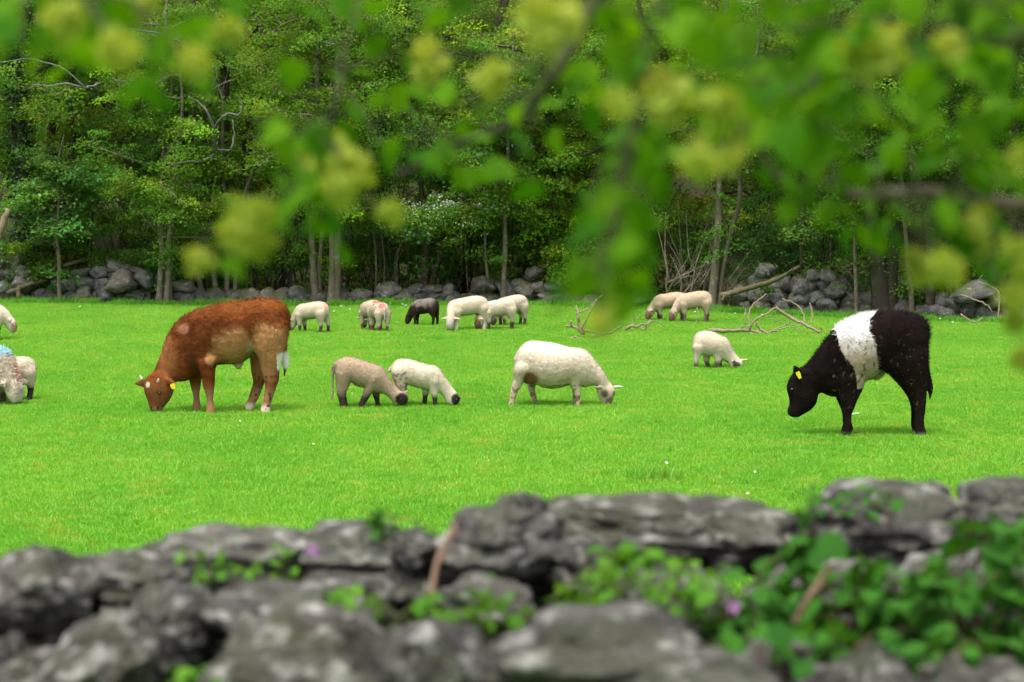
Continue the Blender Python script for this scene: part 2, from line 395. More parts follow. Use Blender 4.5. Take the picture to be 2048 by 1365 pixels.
def grow_tree(seed, stems, crown_z, crown_r, nlimb, size, tone, per=120, base=(0, 0, 0), dens=1.0, ypull=0.0, clumpr=0.42, flat=0.38, young=0.15, flatlimb=0.35):
    """stems: (dx, dy, lean_x, lean_y, height, radius, crook). Returns tubes and leaf arrays in local space"""
    r = random.Random(seed); rn = np.random.default_rng(seed)
    tubes = []; cents = []
    for (dx, dy, lx, ly, h, rad, crook) in stems:
        m = 9; pts = []; jx = jy = 0
        for q in range(m):
            t = q / (m - 1)
            jx += r.gauss(0, crook * 1.7) * (0.4 + t); jy += r.gauss(0, crook * 1.5) * (0.4 + t)
            pts.append(np.array([dx + lx * t ** 1.2 + jx, dy + ly * t ** 1.2 + jy, h * t - 0.06]))
        sp_ = curve(pts, 3)
        nr = len(sp_); rr_ = [rad * (1.25 - 0.25 * min(1, q / (nr * .08))) * (1 - 0.72 * q / nr) * r.uniform(.93, 1.07) for q in range(nr)]
        rr_[0] *= 1.25
        tubes.append((sp_, rr_))
        for _ in range(7):       # short leafy shoots on the bare stem
            k_ = r.randint(int(nr * .10), int(nr * .6)); st = sp_[k_]; a2 = r.uniform(0, 6.28); tl = r.uniform(.15, .5)
            e = st + np.array([math.cos(a2) * tl, math.sin(a2) * tl, r.uniform(.05, .4)])
            tubes.append(([st, (st + e) / 2 + np.array([0, 0, .04]), e], [0.010, 0.007, 0.003])); cents.append(e)
        for _ in range(max(2, int(nlimb / len(stems)))):
            t = r.uniform(0, 1); z = crown_z[0] + (crown_z[1] - crown_z[0]) * t
            tq = min(0.97, max(0.12, (z - 0.3) / h)); st = sp_[int(tq * (nr - 1))]
            az = r.uniform(0, 2 * math.pi); el = r.uniform(0.0, 0.9) * flatlimb * 2
            Ln = crown_r * r.uniform(0.45, 1.1) * (1.0 - 0.35 * abs(2 * t - 0.9))
            dv = np.array([math.cos(az) * math.cos(el), math.sin(az) * math.cos(el) - ypull, math.sin(el)])
            lp = [st]; cur = st.copy(); dd = dv.copy()
            for q in range(5):
                dd = dd + np.array([r.gauss(0, .22), r.gauss(0, .22), r.gauss(-0.03, .16)]); dd /= np.linalg.norm(dd)
                cur = cur + dd * Ln / 5; lp.append(cur.copy())
            r0 = min(rad * 0.42, 0.012 + 0.018 * Ln)
            tubes.append((lp, [r0 * (1 - q / 5.5) + 0.003 for q in range(6)]))
            for q in range(2, 6):
                for _k in range(2 if q > 2 else 1):
                    if r.random() > dens: continue
                    a2 = r.uniform(0, 2 * math.pi); tl = r.uniform(0.15, 0.55)
                    e = lp[q] + np.array([math.cos(a2) * tl, math.sin(a2) * tl, r.uniform(-.12, .3)])
                    tubes.append(([lp[q], (lp[q] + e) / 2 + np.array([0, 0, .03]), e], [0.009, 0.006, 0.003]))
                    cents.append(e)
    cents = np.array(cents)
    la = clump_leaves(cents, rn.uniform(0.6, 1.25, len(cents)) * clumpr, flat, per, size, tone, rn, young=young)
    return tubes, la, cents
TRI = {'n': 0}
def plant_tree(name, label, px, d, stems, crown_z, crown_r, nlimb, tone, seed, size=0.075, per=110, bark='bark', group=None, cat='tree', ivy=0, blossom=0, **kw):
    x = (px - CX) / F * d
    root = empty(name, (x, d, float(ground_z(x, d))))
    tag(root, label, cat, group)
    size = size * random.Random(seed).uniform(.72, 1.2); per = int(per * (0.075 / size) ** .6 * .9); kw.setdefault('flat', random.Random(seed + 1).uniform(.28, .5))
    tubes, la, cents = grow_tree(seed, stems, crown_z, crown_r, nlimb, size, tone, per, **kw)
    main = tubes
    V, Fq = tube_arrays(main, 7)
    link('trunk', np_mesh('trunk', V, Fq), M[bark], root)
    link('crown', leaf_mesh('crown', *la), M['leaf'], root)
    rn = np.random.default_rng(seed + 5)
    if ivy:
        sel = [t for t in tubes if len(t[0]) > 15]; CC = []; NN = []
        for pts_, rad_ in sel:
            for q in range(ivy // len(sel)):
                k = rn.integers(1, int(len(pts_) * .75)); a = rn.uniform(0, 6.28); rr = rad_[k] + rn.uniform(0.01, 0.14)
                CC.append(pts_[k] + np.array([math.cos(a) * rr, math.sin(a) * rr, rn.uniform(-.15, .15)])); NN.append([math.cos(a), math.sin(a), 0.5])
        CC = np.array(CC); NN = unit(np.array(NN) + rn.normal(size=(len(CC), 3)) * .4); nn = len(CC)
        L = rn.uniform(.05, .1, nn); D = unit(np.cross(NN, rn.normal(size=(nn, 3))))
        col = np.array([[0.018, 0.062, 0.012]]) * np.exp(rn.normal(size=(nn, 1)) * .35)
        link('ivy', leaf_mesh('ivy', CC, D, NN, L, L * .9, col), M['ivy'], root)
    if blossom:
        pick = cents[rn.choice(len(cents), min(len(cents), 26), replace=False)] if not isinstance(blossom, list) else np.array(blossom)
        a = clump_leaves(pick, np.full(len(pick), .30), .35, 60, 0.045, (0.62, 0.63, 0.5), rn, var=.15, young=0)
        a = list(a); a[0] = a[0] + np.array([0, -.05, .06])
        link('blossom', leaf_mesh('blossom', *a), M['blossom'], root)
    if name == 'hawthorn_tree' and blossom:
        r_ = random.Random(3); B = []
        for q in range(24):
            B.append(np.array(P(r_.gauss(890, 42), r_.gauss(425, 17), d - r_.uniform(1.0, 1.6)) - root.location))
        for q in range(10): B.append(np.array(P(r_.uniform(760, 960), r_.uniform(410, 480), d - r_.uniform(.9, 1.4)) - root.location))
        B = np.array(B)
        link('spray', leaf_mesh('spray', *clump_leaves(B + np.array([0, .05, -.10]), np.full(len(B), .34), .35, 90, .06, GR_M, rn)), M['leaf'], root)
        a = list(clump_leaves(B, np.full(len(B), .20),   .35, 20, 0.040, (0.62, 0.64, 0.5), rn, var=.15, young=0))
        link('blossom', leaf_mesh('blossom', *a), M['blossom'], root)
        V, Fq = tube_arrays([(curve([np.array([0, -.2, 2.0]), b * .6 + np.array([0, 0, .75]), b], 3), np.linspace(.02, .005, 7)) for b in B[::4]], 5); link('limbs', np_mesh('limbs', V, Fq), M['bark'], root)
    return root
GR_D = (0.098, 0.21, 0.028); GR_M = (0.118, 0.245, 0.026); GR_B = (0.150, 0.275, 0.026); GR_Y = (0.21, 0.30, 0.036); GR_C = (0.085, 0.20, 0.042)
trees = [
 # label, px, depth behind the wall line, stems, crown z, crown r, limbs, tone, options
 ('dark thick ivy-clad tree beside the tall wall end, at the far left', 42, 0.7, [(0, 0, .15, 0, 8.5, .20, .05)], (2.4, 7.8), 2.2, 26, GR_D, dict(bark='bark_dark', ivy=3000)),
 ('slim brown tree with bare lower stem growing behind the leftmost sapling', 105, 1.2, [(0, 0, .1, 0, 7.8, .13, .05), (.25, .1, .5, .1, 7, .08, .06)], (2.2, 7.2), 1.9, 20, GR_M, dict(bark='bark')),
 ('pale sapling standing in front of the wall, left of the great boulders', 117, -.45, [(0, 0, .05, 0, 3.4, .045, .03)], (1.4, 3.1), 1.0, 12, GR_C, dict(bark='bark_pale', per=90)),
 ('mossy tree trunk leaning over behind the great boulders', 205, 2.2, [(0, 0, 1.1, .2, 5.5, .15, .05)], (2.6, 5.5), 2.0, 18, GR_C, dict(bark='mossy_wood')),
 ('bright green tree on four braided stems in front of the wall', 325, -.55, [(-.10, 0, .25, 0, 5.6, .065, .035), (-.02, .05, .12, 0, 6.2, .07, .035), (.06, -.03, .2, 0, 5.5, .06, .035), (.12, .04, .1, .1, 5.2, .05, .035)], (1.75, 6.0), 1.75, 34, GR_M, dict(bark='bark_pale')),
 ('crooked thick brown trunk with sparse crown above the brown calf', 392, 1.0, [(0, 0, -.1, 0, 7.5, .16, .09), (.15, .1, .3, .1, 6.5, .1, .1)], (3.8, 7.4), 1.7, 16, GR_M, dict(bark='bark', dens=.7)),
 ('dark forked tree hung with bare grey twisted boughs', 470, 1.4, [(0, 0, -.3, 0, 7.6, .17, .1), (.1, 0, .5, .2, 7, .11, .08)], (4.2, 7.4), 1.9, 16, GR_B, dict(bark='bark_dark', dens=.7)),
 ('cluster of light bare stems rising behind the brown calf', 430, .1, [(-.25, 0, -.25, 0, 4.6, .065, .05), (0, 0, -.1, 0, 5.0, .06, .06), (.22, .1, .35, 0, 4.8, .055, .06), (.4, .1, .5, .1, 4.4, .05, .06)], (2.6, 4.9), 1.3, 14, GR_M, dict(bark='bark_pale', dens=.8)),
 ('lichen-grey trunk, the slimmer of the pair behind the grazing lamb', 628, -.25, [(0, 0, -.2, 0, 7.0, .08, .05), (.12, .12, -.05, .1, 6.2, .05, .05)], (2.2, 6.9), 1.8, 24, GR_M, dict(bark='bark_pale')),
 ('stout twin-stemmed trunk, the thicker of the pair behind the grazing lamb', 669, -.35, [(-.07, 0, -.15, 0, 7.6, .08, .05), (.10, 0, .15, 0, 7.8, .095, .05)], (2.1, 7.4), 2.1, 30, GR_M, dict(bark='bark_pale')),
 ('thin dark trunk behind the wall above the two red-marked lambs', 772, 1.6, [(0, 0, .1, 0, 7.5, .09, .04)], (2.4, 7.3), 1.9, 24, GR_D, {}),
 ('white-blossomed hawthorn spreading over the wall behind the dark lamb', 846, .7, [(0, 0, -.1, -.1, 4.6, .085, .05), (.2, 0, .4, -.2, 4.2, .06, .06)], (1.7, 3.6), 1.9, 26, GR_C, dict(blossom=1, ypull=.25, flatlimb=.2)),
 ('slim pale tree rising right through the wall behind three grazing lambs', 1008, -.1, [(0, 0, .03, 0, 5.4, .06, .03), (-.3, .05, -.2, 0, 3.9, .035, .04)], (1.8, 5.2), 1.8, 24, GR_M, dict(bark='bark_pale')),
 ('leafy yellow-green hawthorn bulging over the wall in the middle', 1120, 1.0, [(0, 0, .2, 0, 6.5, .12, .05), (.4, 0, .9, 0, 6.0, .1, .05)], (1.3, 6.3), 2.3, 40, GR_B, dict(young=.3)),
 ('dense green thorn tree to the left of the dead stick tangle', 1270, .9, [(0, 0, 0, 0, 6.6, .12, .05), (-.3, 0, -.5, 0, 6.0, .09, .05)], (1.1, 6.3), 2.0, 34, GR_M, {}),
 ('pale leaning trunk beside the two far grazing lambs', 1425, -.1, [(0, 0, .25, 0, 6.4, .09, .05), (.1, .05, .5, .1, 5.8, .06, .05)], (3.2, 6.3), 1.7, 20, GR_M, dict(bark='bark_pale')),
 ('green spreading tree above the right stretch of wall', 1570, 2.2, [(0, 0, .2, 0, 6.8, .12, .06), (.3, .1, .9, 0, 6.2, .1, .06)], (1.7, 6.6), 2.2, 36, GR_M, {}),
 ('thin pole-like sapling at the right wall beside the dark fork', 1716, -.3, [(0, 0, .05, 0, 4.2, .04, .02)], (2.0, 4.1), .95, 10, GR_M, dict(bark='bark_pale', per=80)),
 ('thick dark forked trunk right behind the black calf', 1768, -.05, [(0, 0, -.35, 0, 6.2, .19, .06), (.12, 0, .5, .1, 6.0, .15, .06)], (2.2, 6.1), 2.1, 32, GR_D, dict(bark='bark_dark')),
 ('bent bare pale stem right of the dark forked trunk', 1822, -.2, [(0, 0, -.3, 0, 4.8, .05, .04)], (2.6, 4.7), 1.2, 10, GR_D, dict(bark='bark_pale', per=90)),
 ('grey trunk standing in shade left of the broken rock', 1868, .2, [(0, 0, .05, 0, 6.0, .10, .04), (.25, .1, .3, 0, 5.4, .08, .04)], (2.0, 5.9), 1.8, 24, GR_D, {}),
 ('dark tree filling the far right edge over the broken rock', 2010, .8, [(0, 0, -.1, 0, 6.4, .13, .05), (.3, 0, .4, 0, 6, .1, .05)], (1.6, 6.3), 2.0, 32, GR_D, {}),
]
for k, (lab, px, off, stems, cz, cr_, nl, tone, kw) in enumerate(trees):
    nm = 'sapling' if 'sapling' in lab else ('hawthorn_tree' if 'hawthorn' in lab else 'woodland_tree')
    plant_tree(nm, lab, px, wall_line(px) + off, stems, cz, cr_, nl, tone, 300 + k, group='trees along the far wall', **kw)
# second row, on the rising ground; each told apart by what it rises above
rear = [(-60, 55, GR_D, 'beyond the ivy-clad tree at the left edge'), (150, 53, GR_M, 'above the pale front sapling'), (270, 56, GR_C, 'above the great boulders'), (360, 52.5, GR_D, 'just right of the braided stems'),
        (520, 54, GR_B, 'above the rump of the brown calf'), (600, 58, GR_M, 'behind the pair of trunks, upper slope'), (735, 55, GR_B, 'between the pair of trunks and the white hawthorn'),
        (880, 57, GR_B, 'straight above the white hawthorn'), (960, 53, GR_M, 'behind the slim pale tree'), (1075, 58, GR_Y, 'with yellowish crown in the upper middle'),
        (1180, 55.5, GR_Y, 'with pale yellow-green crown above the middle hawthorn'), (1330, 54, GR_Y, 'with yellow-green crown left of the stick tangle'), (1440, 57, GR_B, 'rising above the stick tangle'),
        (1530, 52, GR_M, 'behind the leaning fallen log'), (1660, 54, GR_B, 'above the black calf\'s shoulder'), (1780, 51, GR_M, 'behind the dark forked trunk'),
        (1900, 53, GR_D, 'above the black calf\'s tail'), (2040, 50.5, GR_D, 'beyond the broken rock'), (2130, 55, GR_M, 'at the far right edge')]
for k, (px, d, tone, where) in enumerate(rear):
    h = rnd.uniform(7.0, 8.5)
    stems = [(0, 0, rnd.uniform(-.5, .5), 0, h, rnd.uniform(.10, .15), .07), (rnd.uniform(-.4, .4), .2, rnd.uniform(-.9, .9), 0, h * .9, .08, .07)]
    plant_tree('slope_tree', 'green tree on the wooded slope ' + where, px, d, stems, (1.2, h - .2), 2.5, 44, tone, 700 + k, group='trees on the wooded slope', per=120, size=0.085, clumpr=.5, young=.2)

# the far wood, one mass of leaves on the rising hill
rn = np.random.default_rng(55)
nC = 1500
yy = rn.uniform(60, 88, nC); xx = rn.uniform(-1, 1, nC) * (yy * 0.24 + 2)
zz = ground_z(xx, yy) + rn.uniform(0.3, 6.5, nC)
C = np.stack([xx, yy, zz], -1)
a = clump_leaves(C, rn.uniform(.5, 1.1, nC), .45, 110, 0.13, (0.14, 0.27, 0.034), rn, young=.25)
o = link('far_wood', leaf_mesh('far_wood', *a), M['leaf']); tag(o, 'mass of green foliage on the hill behind all trees', 'wood', kind='stuff')

# shrubs and the dark undergrowth behind the wall
shrubs = [(15, .7, 1.3, 1.0, GR_D, 'dark bush at the foot of the ivy-clad tree'), (85, .6, 1.2, 1.5, GR_D, 'dark bush behind the wall left of the great boulders'), (240, 1.1, 1.4, 1.7, GR_D, 'dark leafy bush on top of the great boulders'),
          (365, .9, 1.0, 1.3, GR_C, 'blue-green bush right of the braided stems'), (540, 1.6, 1.1, 1.5, GR_D, 'dark bush behind the brown calf\'s rump'), (735, 1.5, .9, 1.4, GR_D, 'low dark bush right of the stout twin trunk'),
          (930, 1.8, 1.0, 1.7, GR_D, 'shaded bush behind the three white lambs'), (1090, 1.2, 1.1, 1.5, GR_M, 'green bush above the lichen-yellow boulders'), (1190, .8, 1.1, 1.4, GR_M, 'green bush over the low middle stones'),
          (1330, 1.2, 1.0, 1.5, GR_D, 'dark bush behind the two far lambs'), (1540, 1.1, 1.2, 2.0, GR_C, 'bramble-like green bush behind the fallen log'), (1640, 1.0, 1.2, 1.8, GR_C, 'leafy bush over the right stretch of wall'),
          (1900, 1.2, 1.0, 1.6, GR_D, 'dark bush in shade left of broken rock'), (2040, 1.0, 1.0, 1.5, GR_D, 'dark bush at the right edge behind broken rock')]
for k, (px, off, w, h, tone, lab) in enumerate(shrubs):
    d = wall_line(px) + off; x = (px - CX) / F * d
    root = empty('bush', (x, d, float(ground_z(x, d)))); tag(root, lab, 'bush', 'bushes behind the far wall')
    rn = np.random.default_rng(900 + k); nC = 64; w *= 1.2; h *= 1.15
    an = rn.uniform(0, 6.28, nC); rad = rn.uniform(0, 1, nC) ** .6 * w; hz = rn.uniform(.15, 1, nC) * h * (1 - .35 * rad / w)
    C = np.stack([np.cos(an) * rad, np.sin(an) * rad * .6, hz], -1)
    st = [([np.array([0, 0, -.03]), np.array([c[0] * .4, c[1] * .4, c[2] * .6]), c], [.018, .012, .005]) for c in C[:22]]
    V, Fq = tube_arrays(st, 5); link('stems', np_mesh('stems', V, Fq), M['bark_dark'], root)
    link('foliage', leaf_mesh('foliage', *clump_leaves(C, rn.uniform(.2, .4, nC), .55, 90, .075, tone, rn, young=.12)), M['leaf'], root)

# thicket of thin stems behind the middle wall
for (px0, px1, cnt, lab, hh) in [(735, 965, 46, 'thicket of thin brown upright stems behind the middle wall', 2.6), (500, 610, 16, 'sparse thin stems behind the brown calf\'s rump', 2.4), (1830, 1990, 18, 'dim thin stems under the trees at the right', 2.2),
        (50, 200, 16, 'thin stems among the trees at the far left', 4.0), (330, 500, 24, 'many thin leaning stems behind the braided tree and brown calf', 4.5), (600, 720, 12, 'thin stems around the pair of trunks', 4.0), (980, 1130, 14, 'thin stems beside the slim pale tree', 3.4), (1560, 1720, 10, 'thin stems above the right boulders', 3.2)]:
    pxm = (px0 + px1) / 2; d0 = wall_line(pxm) + .9; root = empty('thicket', ((pxm - CX) / F * d0, d0, float(ground_z((pxm - CX) / F * d0, d0))))
    tag(root, lab, 'thicket', 'thickets in the wood')
    for q in range(cnt):
        x = (rnd.uniform(px0, px1) - pxm) / F * d0; yq = rnd.uniform(-.3, 1.6); h = hh * rnd.uniform(.7, 1.3)
        c = curve([(x, yq, -.1), (x + rnd.gauss(0, .08), yq, h * .35), (x + rnd.gauss(0, .09 * h), yq, h * .7), (x + rnd.gauss(0, .15 * h), yq, h)], 4)
        V, Fq = tube_arrays([(c, np.linspace(rnd.uniform(.012, .03), .005, len(c)))], 6)
        link('stem', np_mesh('stem', V, Fq), M[rnd.choice(['bark', 'bark_dark', 'bark_pale'])], root)

# ------------------------------------------------------------------ rocks
def ico(sub):
    import bmesh
    bm = bmesh.new(); bmesh.ops.create_icosphere(bm, subdivisions=sub, radius=1.0)
    V = np.array([v.co[:] for v in bm.verts]); Fc = np.array([[v.index for v in f.verts] for f in bm.faces]); bm.free()
    return V, Fc
ICO = {k: ico(k) for k in (2, 3, 5)}
def rock_mesh(seed, sub, planes=9, soft=10.0, rough=0.05, cut=(0.62, 0.95), freq=1.6, box=3.0, strata=0.0):
    r = np.random.default_rng(seed); V, Fc = ICO[sub]
    nrm = unit(r.normal(size=(planes, 3))); dd = r.uniform(*cut, planes)
    dots = np.maximum(V @ nrm.T, 1e-3) / dd[None, :]
    inv = (np.power(dots, soft).sum(1) + 1.0) ** (1 / soft)
    R = 1.0 / inv
    R = np.minimum(R * 1.12, 1.0 / (np.abs(V) ** box).sum(1) ** (1 / box))
    o = Vector(r.uniform(-50, 50, 3))
    nz = np.array([noise.fractal(Vector(v) * freq + o, 1.0, 2.0, 5 if sub > 3 else 3) for v in V])
    V2 = V * (R * (1 + rough * nz * 1.6))[:, None]
    if strata:
        lay_ = np.array([noise.noise(Vector((v[0] * .6, v[1] * .6, v[2] * 5)) + o) for v in V]); V2[:, :2] *= (1 + strata * lay_)[:, None]
    V2 -= (V2.max(0) + V2.min(0)) / 2
    V2 /= (V2.max(0) - V2.min(0)) / 2      # unit half extents
    return np_mesh('stone', V2, Fc)
far_meshes = [rock_mesh(40 + k, 3, planes=9, soft=16, rough=.15, cut=(.55, .98), freq=2.2, box=4.2) for k in range(14)]
for me in far_meshes: me.materials.append(M['stone_far'])
def far_stone(root, px, py, w, h, d, me=None):
    c = P(px, py, d); o = bpy.data.objects.new('stone', me or rnd.choice(far_meshes)); COL.objects.link(o)
    o.parent = root; o.location = c - root.location
    o.scale = (w / 2, (w * .35 + h * .25) * rnd.uniform(.8, 1.2), h / 2)
    o.rotation_euler = (rnd.uniform(-.25, .25), rnd.uniform(-.35, .35), rnd.choice([0, math.pi]) + rnd.uniform(-.5, .5))
    return o
def far_wall(lab, px0, px1, tops, big=(22, 46), extra=()):
    pm = (px0 + px1) / 2; d0 = wall_line(pm); root = empty('dry_stone_wall', ((pm - CX) / F * d0, d0, 0)); tag(root, lab, 'stone wall', 'stretches of the far dry stone wall', 'thing')
    xs_, ys_ = zip(*tops)
    base0 = lambda x: np.interp(x, [0, 1100, 1500, 1900, 2100], [606, 610, 624, 640, 646])
    lvl = 0; 
    yo = 0.0; course = 0
    while True:
        any_ = False; x = px0 + rnd.uniform(0, 15)
        ch = rnd.uniform(21, 30)
        while x < px1:
            w = rnd.uniform(*big) * (1.0 if course < 2 else .9); h = ch * rnd.uniform(.95, 1.45)
            cyy = base0(x + w / 2) - yo - ch * .45
            if cyy - ch * .45 > np.interp(x + w / 2, xs_, ys_) - 4:
                any_ = True
                s = F / wall_line(x)
                far_stone(root, x + w / 2, cyy + rnd.uniform(-3, 3), (w + 12) / s, (h + 7) / s, wall_line(x + w / 2) + rnd.uniform(-.08, .08) + course * .05)
                if rnd.random() < .8:      # the wall is two stones thick
                    far_stone(root, x + w / 2, cyy + 2, (w + 12) / s, h / s, wall_line(x + w / 2) + .42)
            x += w * rnd.uniform(.9, 1.05)
        yo += ch * .92; course += 1
        if not any_ or course > 8: break
    for (cx_, cy_, w, h, dd) in extra:
        s = F / wall_line(cx_); far_stone(root, cx_, cy_, w / s, h / s, wall_line(cx_) + dd)
    return root
far_wall('tall grey boulder wall at the far left edge', -90, 62, [(-90, 490), (20, 495), (62, 545)])
far_wall('high heap of big grey boulders left of the braided tree stems', 62, 322, [(62, 585), (100, 570), (150, 545), (210, 530), (260, 525), (310, 550), (322, 560)],
         extra=[(245, 563, 66, 52, -.25), (290, 560, 48, 44, -.18), (235, 535, 62, 34, .1), (165, 590, 50, 40, -.22), (210, 588, 44, 36, -.25), (270, 592, 48, 30, -.22)])
far_wall('low boulder wall behind the brown calf', 340, 575, [(340, 560), (380, 562), (420, 580), (470, 578), (520, 572), (575, 575)], extra=[(425, 606, 42, 20, -.5), (378, 600, 40, 34, -.3), (362, 575, 70, 40, -.1)])
far_wall('low grey wall running behind the line of grazing lambs', 575, 905, [(575, 578), (700, 585), (760, 575), (905, 570)], extra=[(775, 585, 62, 42, -.1), (595, 592, 42, 42, -.15)])
far_wall('wall with ochre lichened boulders right of slim pale tree', 905, 1150, [(905, 570), (1000, 565), (1040, 560), (1070, 545), (1120, 560), (1150, 590)], extra=[(1050, 577, 40, 30, -.2), (1100, 600, 60, 26, -.25), (1068, 548, 46, 30, 0)])
far_wall('tumbled low stones between the hanging leaves and far lambs', 1160, 1330, [(1160, 598), (1250, 605), (1330, 610)], extra=[(1275, 600, 44, 22, -.2), (1180, 605, 38, 30, -.3)])
far_wall('right stretch of rounded boulders under the leaning log', 1470, 1750, [(1470, 590), (1510, 560), (1530, 530), (1560, 560), (1620, 548), (1660, 545), (1700, 565), (1750, 575)],
         extra=[(1530, 545, 42, 40, .1), (1627, 552, 30, 26, -.02), (1660, 552, 42, 32, -.05), (1670, 580, 48, 40, -.15), (1600, 575, 38, 36, -.1), (1655, 610, 46, 34, -.25)])
far_wall('broken dark rocks in shade behind the black calf\'s tail', 1780, 2030, [(1780, 600), (1870, 595), (1930, 575), (1970, 570), (2030, 600)], extra=[(1945, 585, 80, 40, -.2), (1890, 628, 36, 28, -.4)])

# ------------------------------------------------------------------ dead wood
def stick_thing(name, lab, pieces, mat, cat='branch', group=None):
    """pieces: list of (partname, [(px,py,d)], r0, r1)"""
    o0 = P(*pieces[0][1][0]); root = empty(name, o0); tag(root, lab, cat, group)
    for (pn, pp, r0, r1) in pieces:
        pts_ = [np.array(P(*q) - o0) for q in pp]; c = curve(pts_, 5, 0.006)
        c = [c[0]] + c; c.append(c[-1])
        rad = np.linspace(r0, r1, len(c)) * np.array([rnd.uniform(.88, 1.12) for _ in c]); rad[0] = rad[-1] = .002
        V, Fq = tube_arrays([(c, rad)], 8); link(pn, np_mesh(pn, V, Fq), M[mat], root)
    return root
dl = 44.9
stick_thing('fallen_log', 'leaning fallen log with broken end across the right wall', [
    ('log', [(1440, 592, dl - .3), (1480, 582, dl - .3), (1530, 568, dl - .2), (1570, 550, dl - .1), (1600, 533, dl)], .06, .03),
    ('stub', [(1575, 548, dl - .1), (1588, 536, dl - .25)], .02, .012), ('root', [(1452, 590, dl - .3), (1443, 602, dl - .4)], .05, .02)], 'mossy_wood', 'log')
stick_thing('fallen_branch', 'bare branch propped behind the right wall top', [('branch', [(1680, 540, 45.2), (1710, 530, 45.3), (1755, 524, 45.4)], .05, .03)], 'dead_wood', 'branch')
stick_thing('broken_bough', 'broken mossy bough lying between wall stones at the left', [('branch', [(15, 588, 48.0), (55, 570, 48.0), (95, 560, 48.2)], .055, .03), ('stub', [(36, 578, 47.7), (38, 598, 47.7)], .04, .05)], 'mossy_wood', 'branch')
stick_thing('snapped_stump', 'orange-brown snapped trunk leaning out at the left edge', [('trunk', [(-15, 500, 47.6), (0, 465, 47.6), (16, 418, 47.6)], .09, .06)], 'dead_wood', 'stump')
stick_thing('dark_bough', 'dark horizontal bough lying on the boulder heap', [('branch', [(128, 532, 48.6), (155, 524, 48.6), (185, 518, 48.7)], .045, .03)], 'mossy_wood', 'branch')
# bare grey boughs in the dark forked tree
db = 46.8
stick_thing('dead_bough', 'bare twisted grey boughs standing out of the dark forked tree', [
    ('bough', [(432, 320, 47.7), (428, 300, 47.4), (430, 265, 47.1), (415, 225, 46.9), (395, 205, 46.9), (378, 195, 46.7)], .045, .012),
    ('twig', [(428, 255, 47.1), (445, 235, db), (460, 228, db), (478, 230, db), (484, 212, db), (478, 200, db)], .028, .012),
    ('twig', [(436, 300, 47.5), (460, 300, db), (468, 275, db), (465, 240, db)], .022, .012),
    ('twig', [(430, 308, 47.5), (410, 320, db), (370, 325, db), (335, 328, db)], .02, .008),
    ('twig', [(428, 200, 47.5), (425, 175, 47.3), (435, 150, 47.1), (430, 130, 47.1)], .03, .012),
    ('twig', [(425, 180, 47.3), (450, 165, db), (470, 160, db)], .018, .007)], 'grey_wood', 'branch')
stick_thing('dead_bough', 'long bare grey bough high up in the left crowns', [
    ('bough', [(200, 168, 47.1), (170, 175, 46.5), (130, 168, 46.3), (100, 172, 46.3), (65, 170, 46.3)], .03, .010), ('twig', [(170, 175, 46.5), (130, 140, 46.3), (100, 128, 46.3), (55, 118, 46.3), (0, 125, 46.3)], .02, .008),
    ('twig', [(55, 118, 46.3), (46, 105, 46.2)], .012, .006)], 'grey_wood', 'branch')
stick_thing('dead_bough', 'bare grey bough under the top leaves left of middle', [
    ('bough', [(360, 86, 46.9), (330, 72, 46.5), (290, 62, 46.4), (255, 60, 46.4)], .024, .01), ('twig', [(320, 50, 46.5), (290, 46.9, 46.4), (270, 38, 46.4)], .018, .007)], 'grey_wood', 'branch')
# tangle of dead sticks beside the pale trunk
pcs = []
for k in range(46):
    x0 = rnd.uniform(1330, 1480); x1 = x0 + rnd.uniform(20, 130); y1 = rnd.uniform(390, 540); y0 = rnd.uniform(560, 606)
    if k % 3 == 0: x1 = x0 - rnd.uniform(-10, 60)
    d = 46 + rnd.uniform(-.3, .8)
    pcs.append(('stick', [(x0, y0, d), ((x0 + x1) / 2 + rnd.uniform(-14, 14), (y0 + y1) / 2 + rnd.uniform(-12, 12), d + rnd.uniform(-.1, .1)), (x1, y1, d + .2)], rnd.uniform(.008, .02), .004))
stick_thing('stick_tangle', 'tangle of dead leaning sticks beside the pale leaning trunk', pcs, 'bark_pale', 'dead branches')
def GP(px, py, up=0): # a point above the ground at pixel foot
    return (px, py, None)
def ground_sticks(lab, base, pieces, mat='dead_wood'):
    """pieces in pixels on the upright plane through the ground at base row"""
    d = G(1024, base).y
    return stick_thing('dead_branch', lab, [(pn, [(x, y, d + dd) for (x, y, dd) in pp], r0, r1) for (pn, pp, r0, r1) in pieces], mat, 'branch', 'dead branches lying on the grass')
ground_sticks('upright forked dead branch with pale twigs on the grass', 680, [
    ('branch', [(1165, 668, 0), (1158, 645, 0), (1156, 628, 0), (1152, 612, .1)], .032, .014), ('twig', [(1163, 660, 0), (1172, 640, -.1), (1183, 618, -.1), (1192, 600, 0), (1206, 590, .1)], .022, .009),
    ('twig', [(1155, 628, 0), (1176, 617, .1), (1186, 606, .2)], .012, .007), ('branch', [(1168, 668, 0), (1150, 655, .1), (1132, 653, .2)], .03, .014), ('twig', [(1142, 655, .1), (1143, 642, .1)], .014, .02),
    ('twig', [(1136, 680, -.2), (1152, 676, -.2), (1176, 680, -.2)], .02, .014), ('twig', [(1178, 680, -.2), (1190, 672, -.1), (1200, 667, -.1)], .014, .009), ('twig', [(1165, 662, 0), (1185, 665, .2), (1215, 668, .2), (1240, 655, .2), (1247, 645, .2)], .018, .010)])
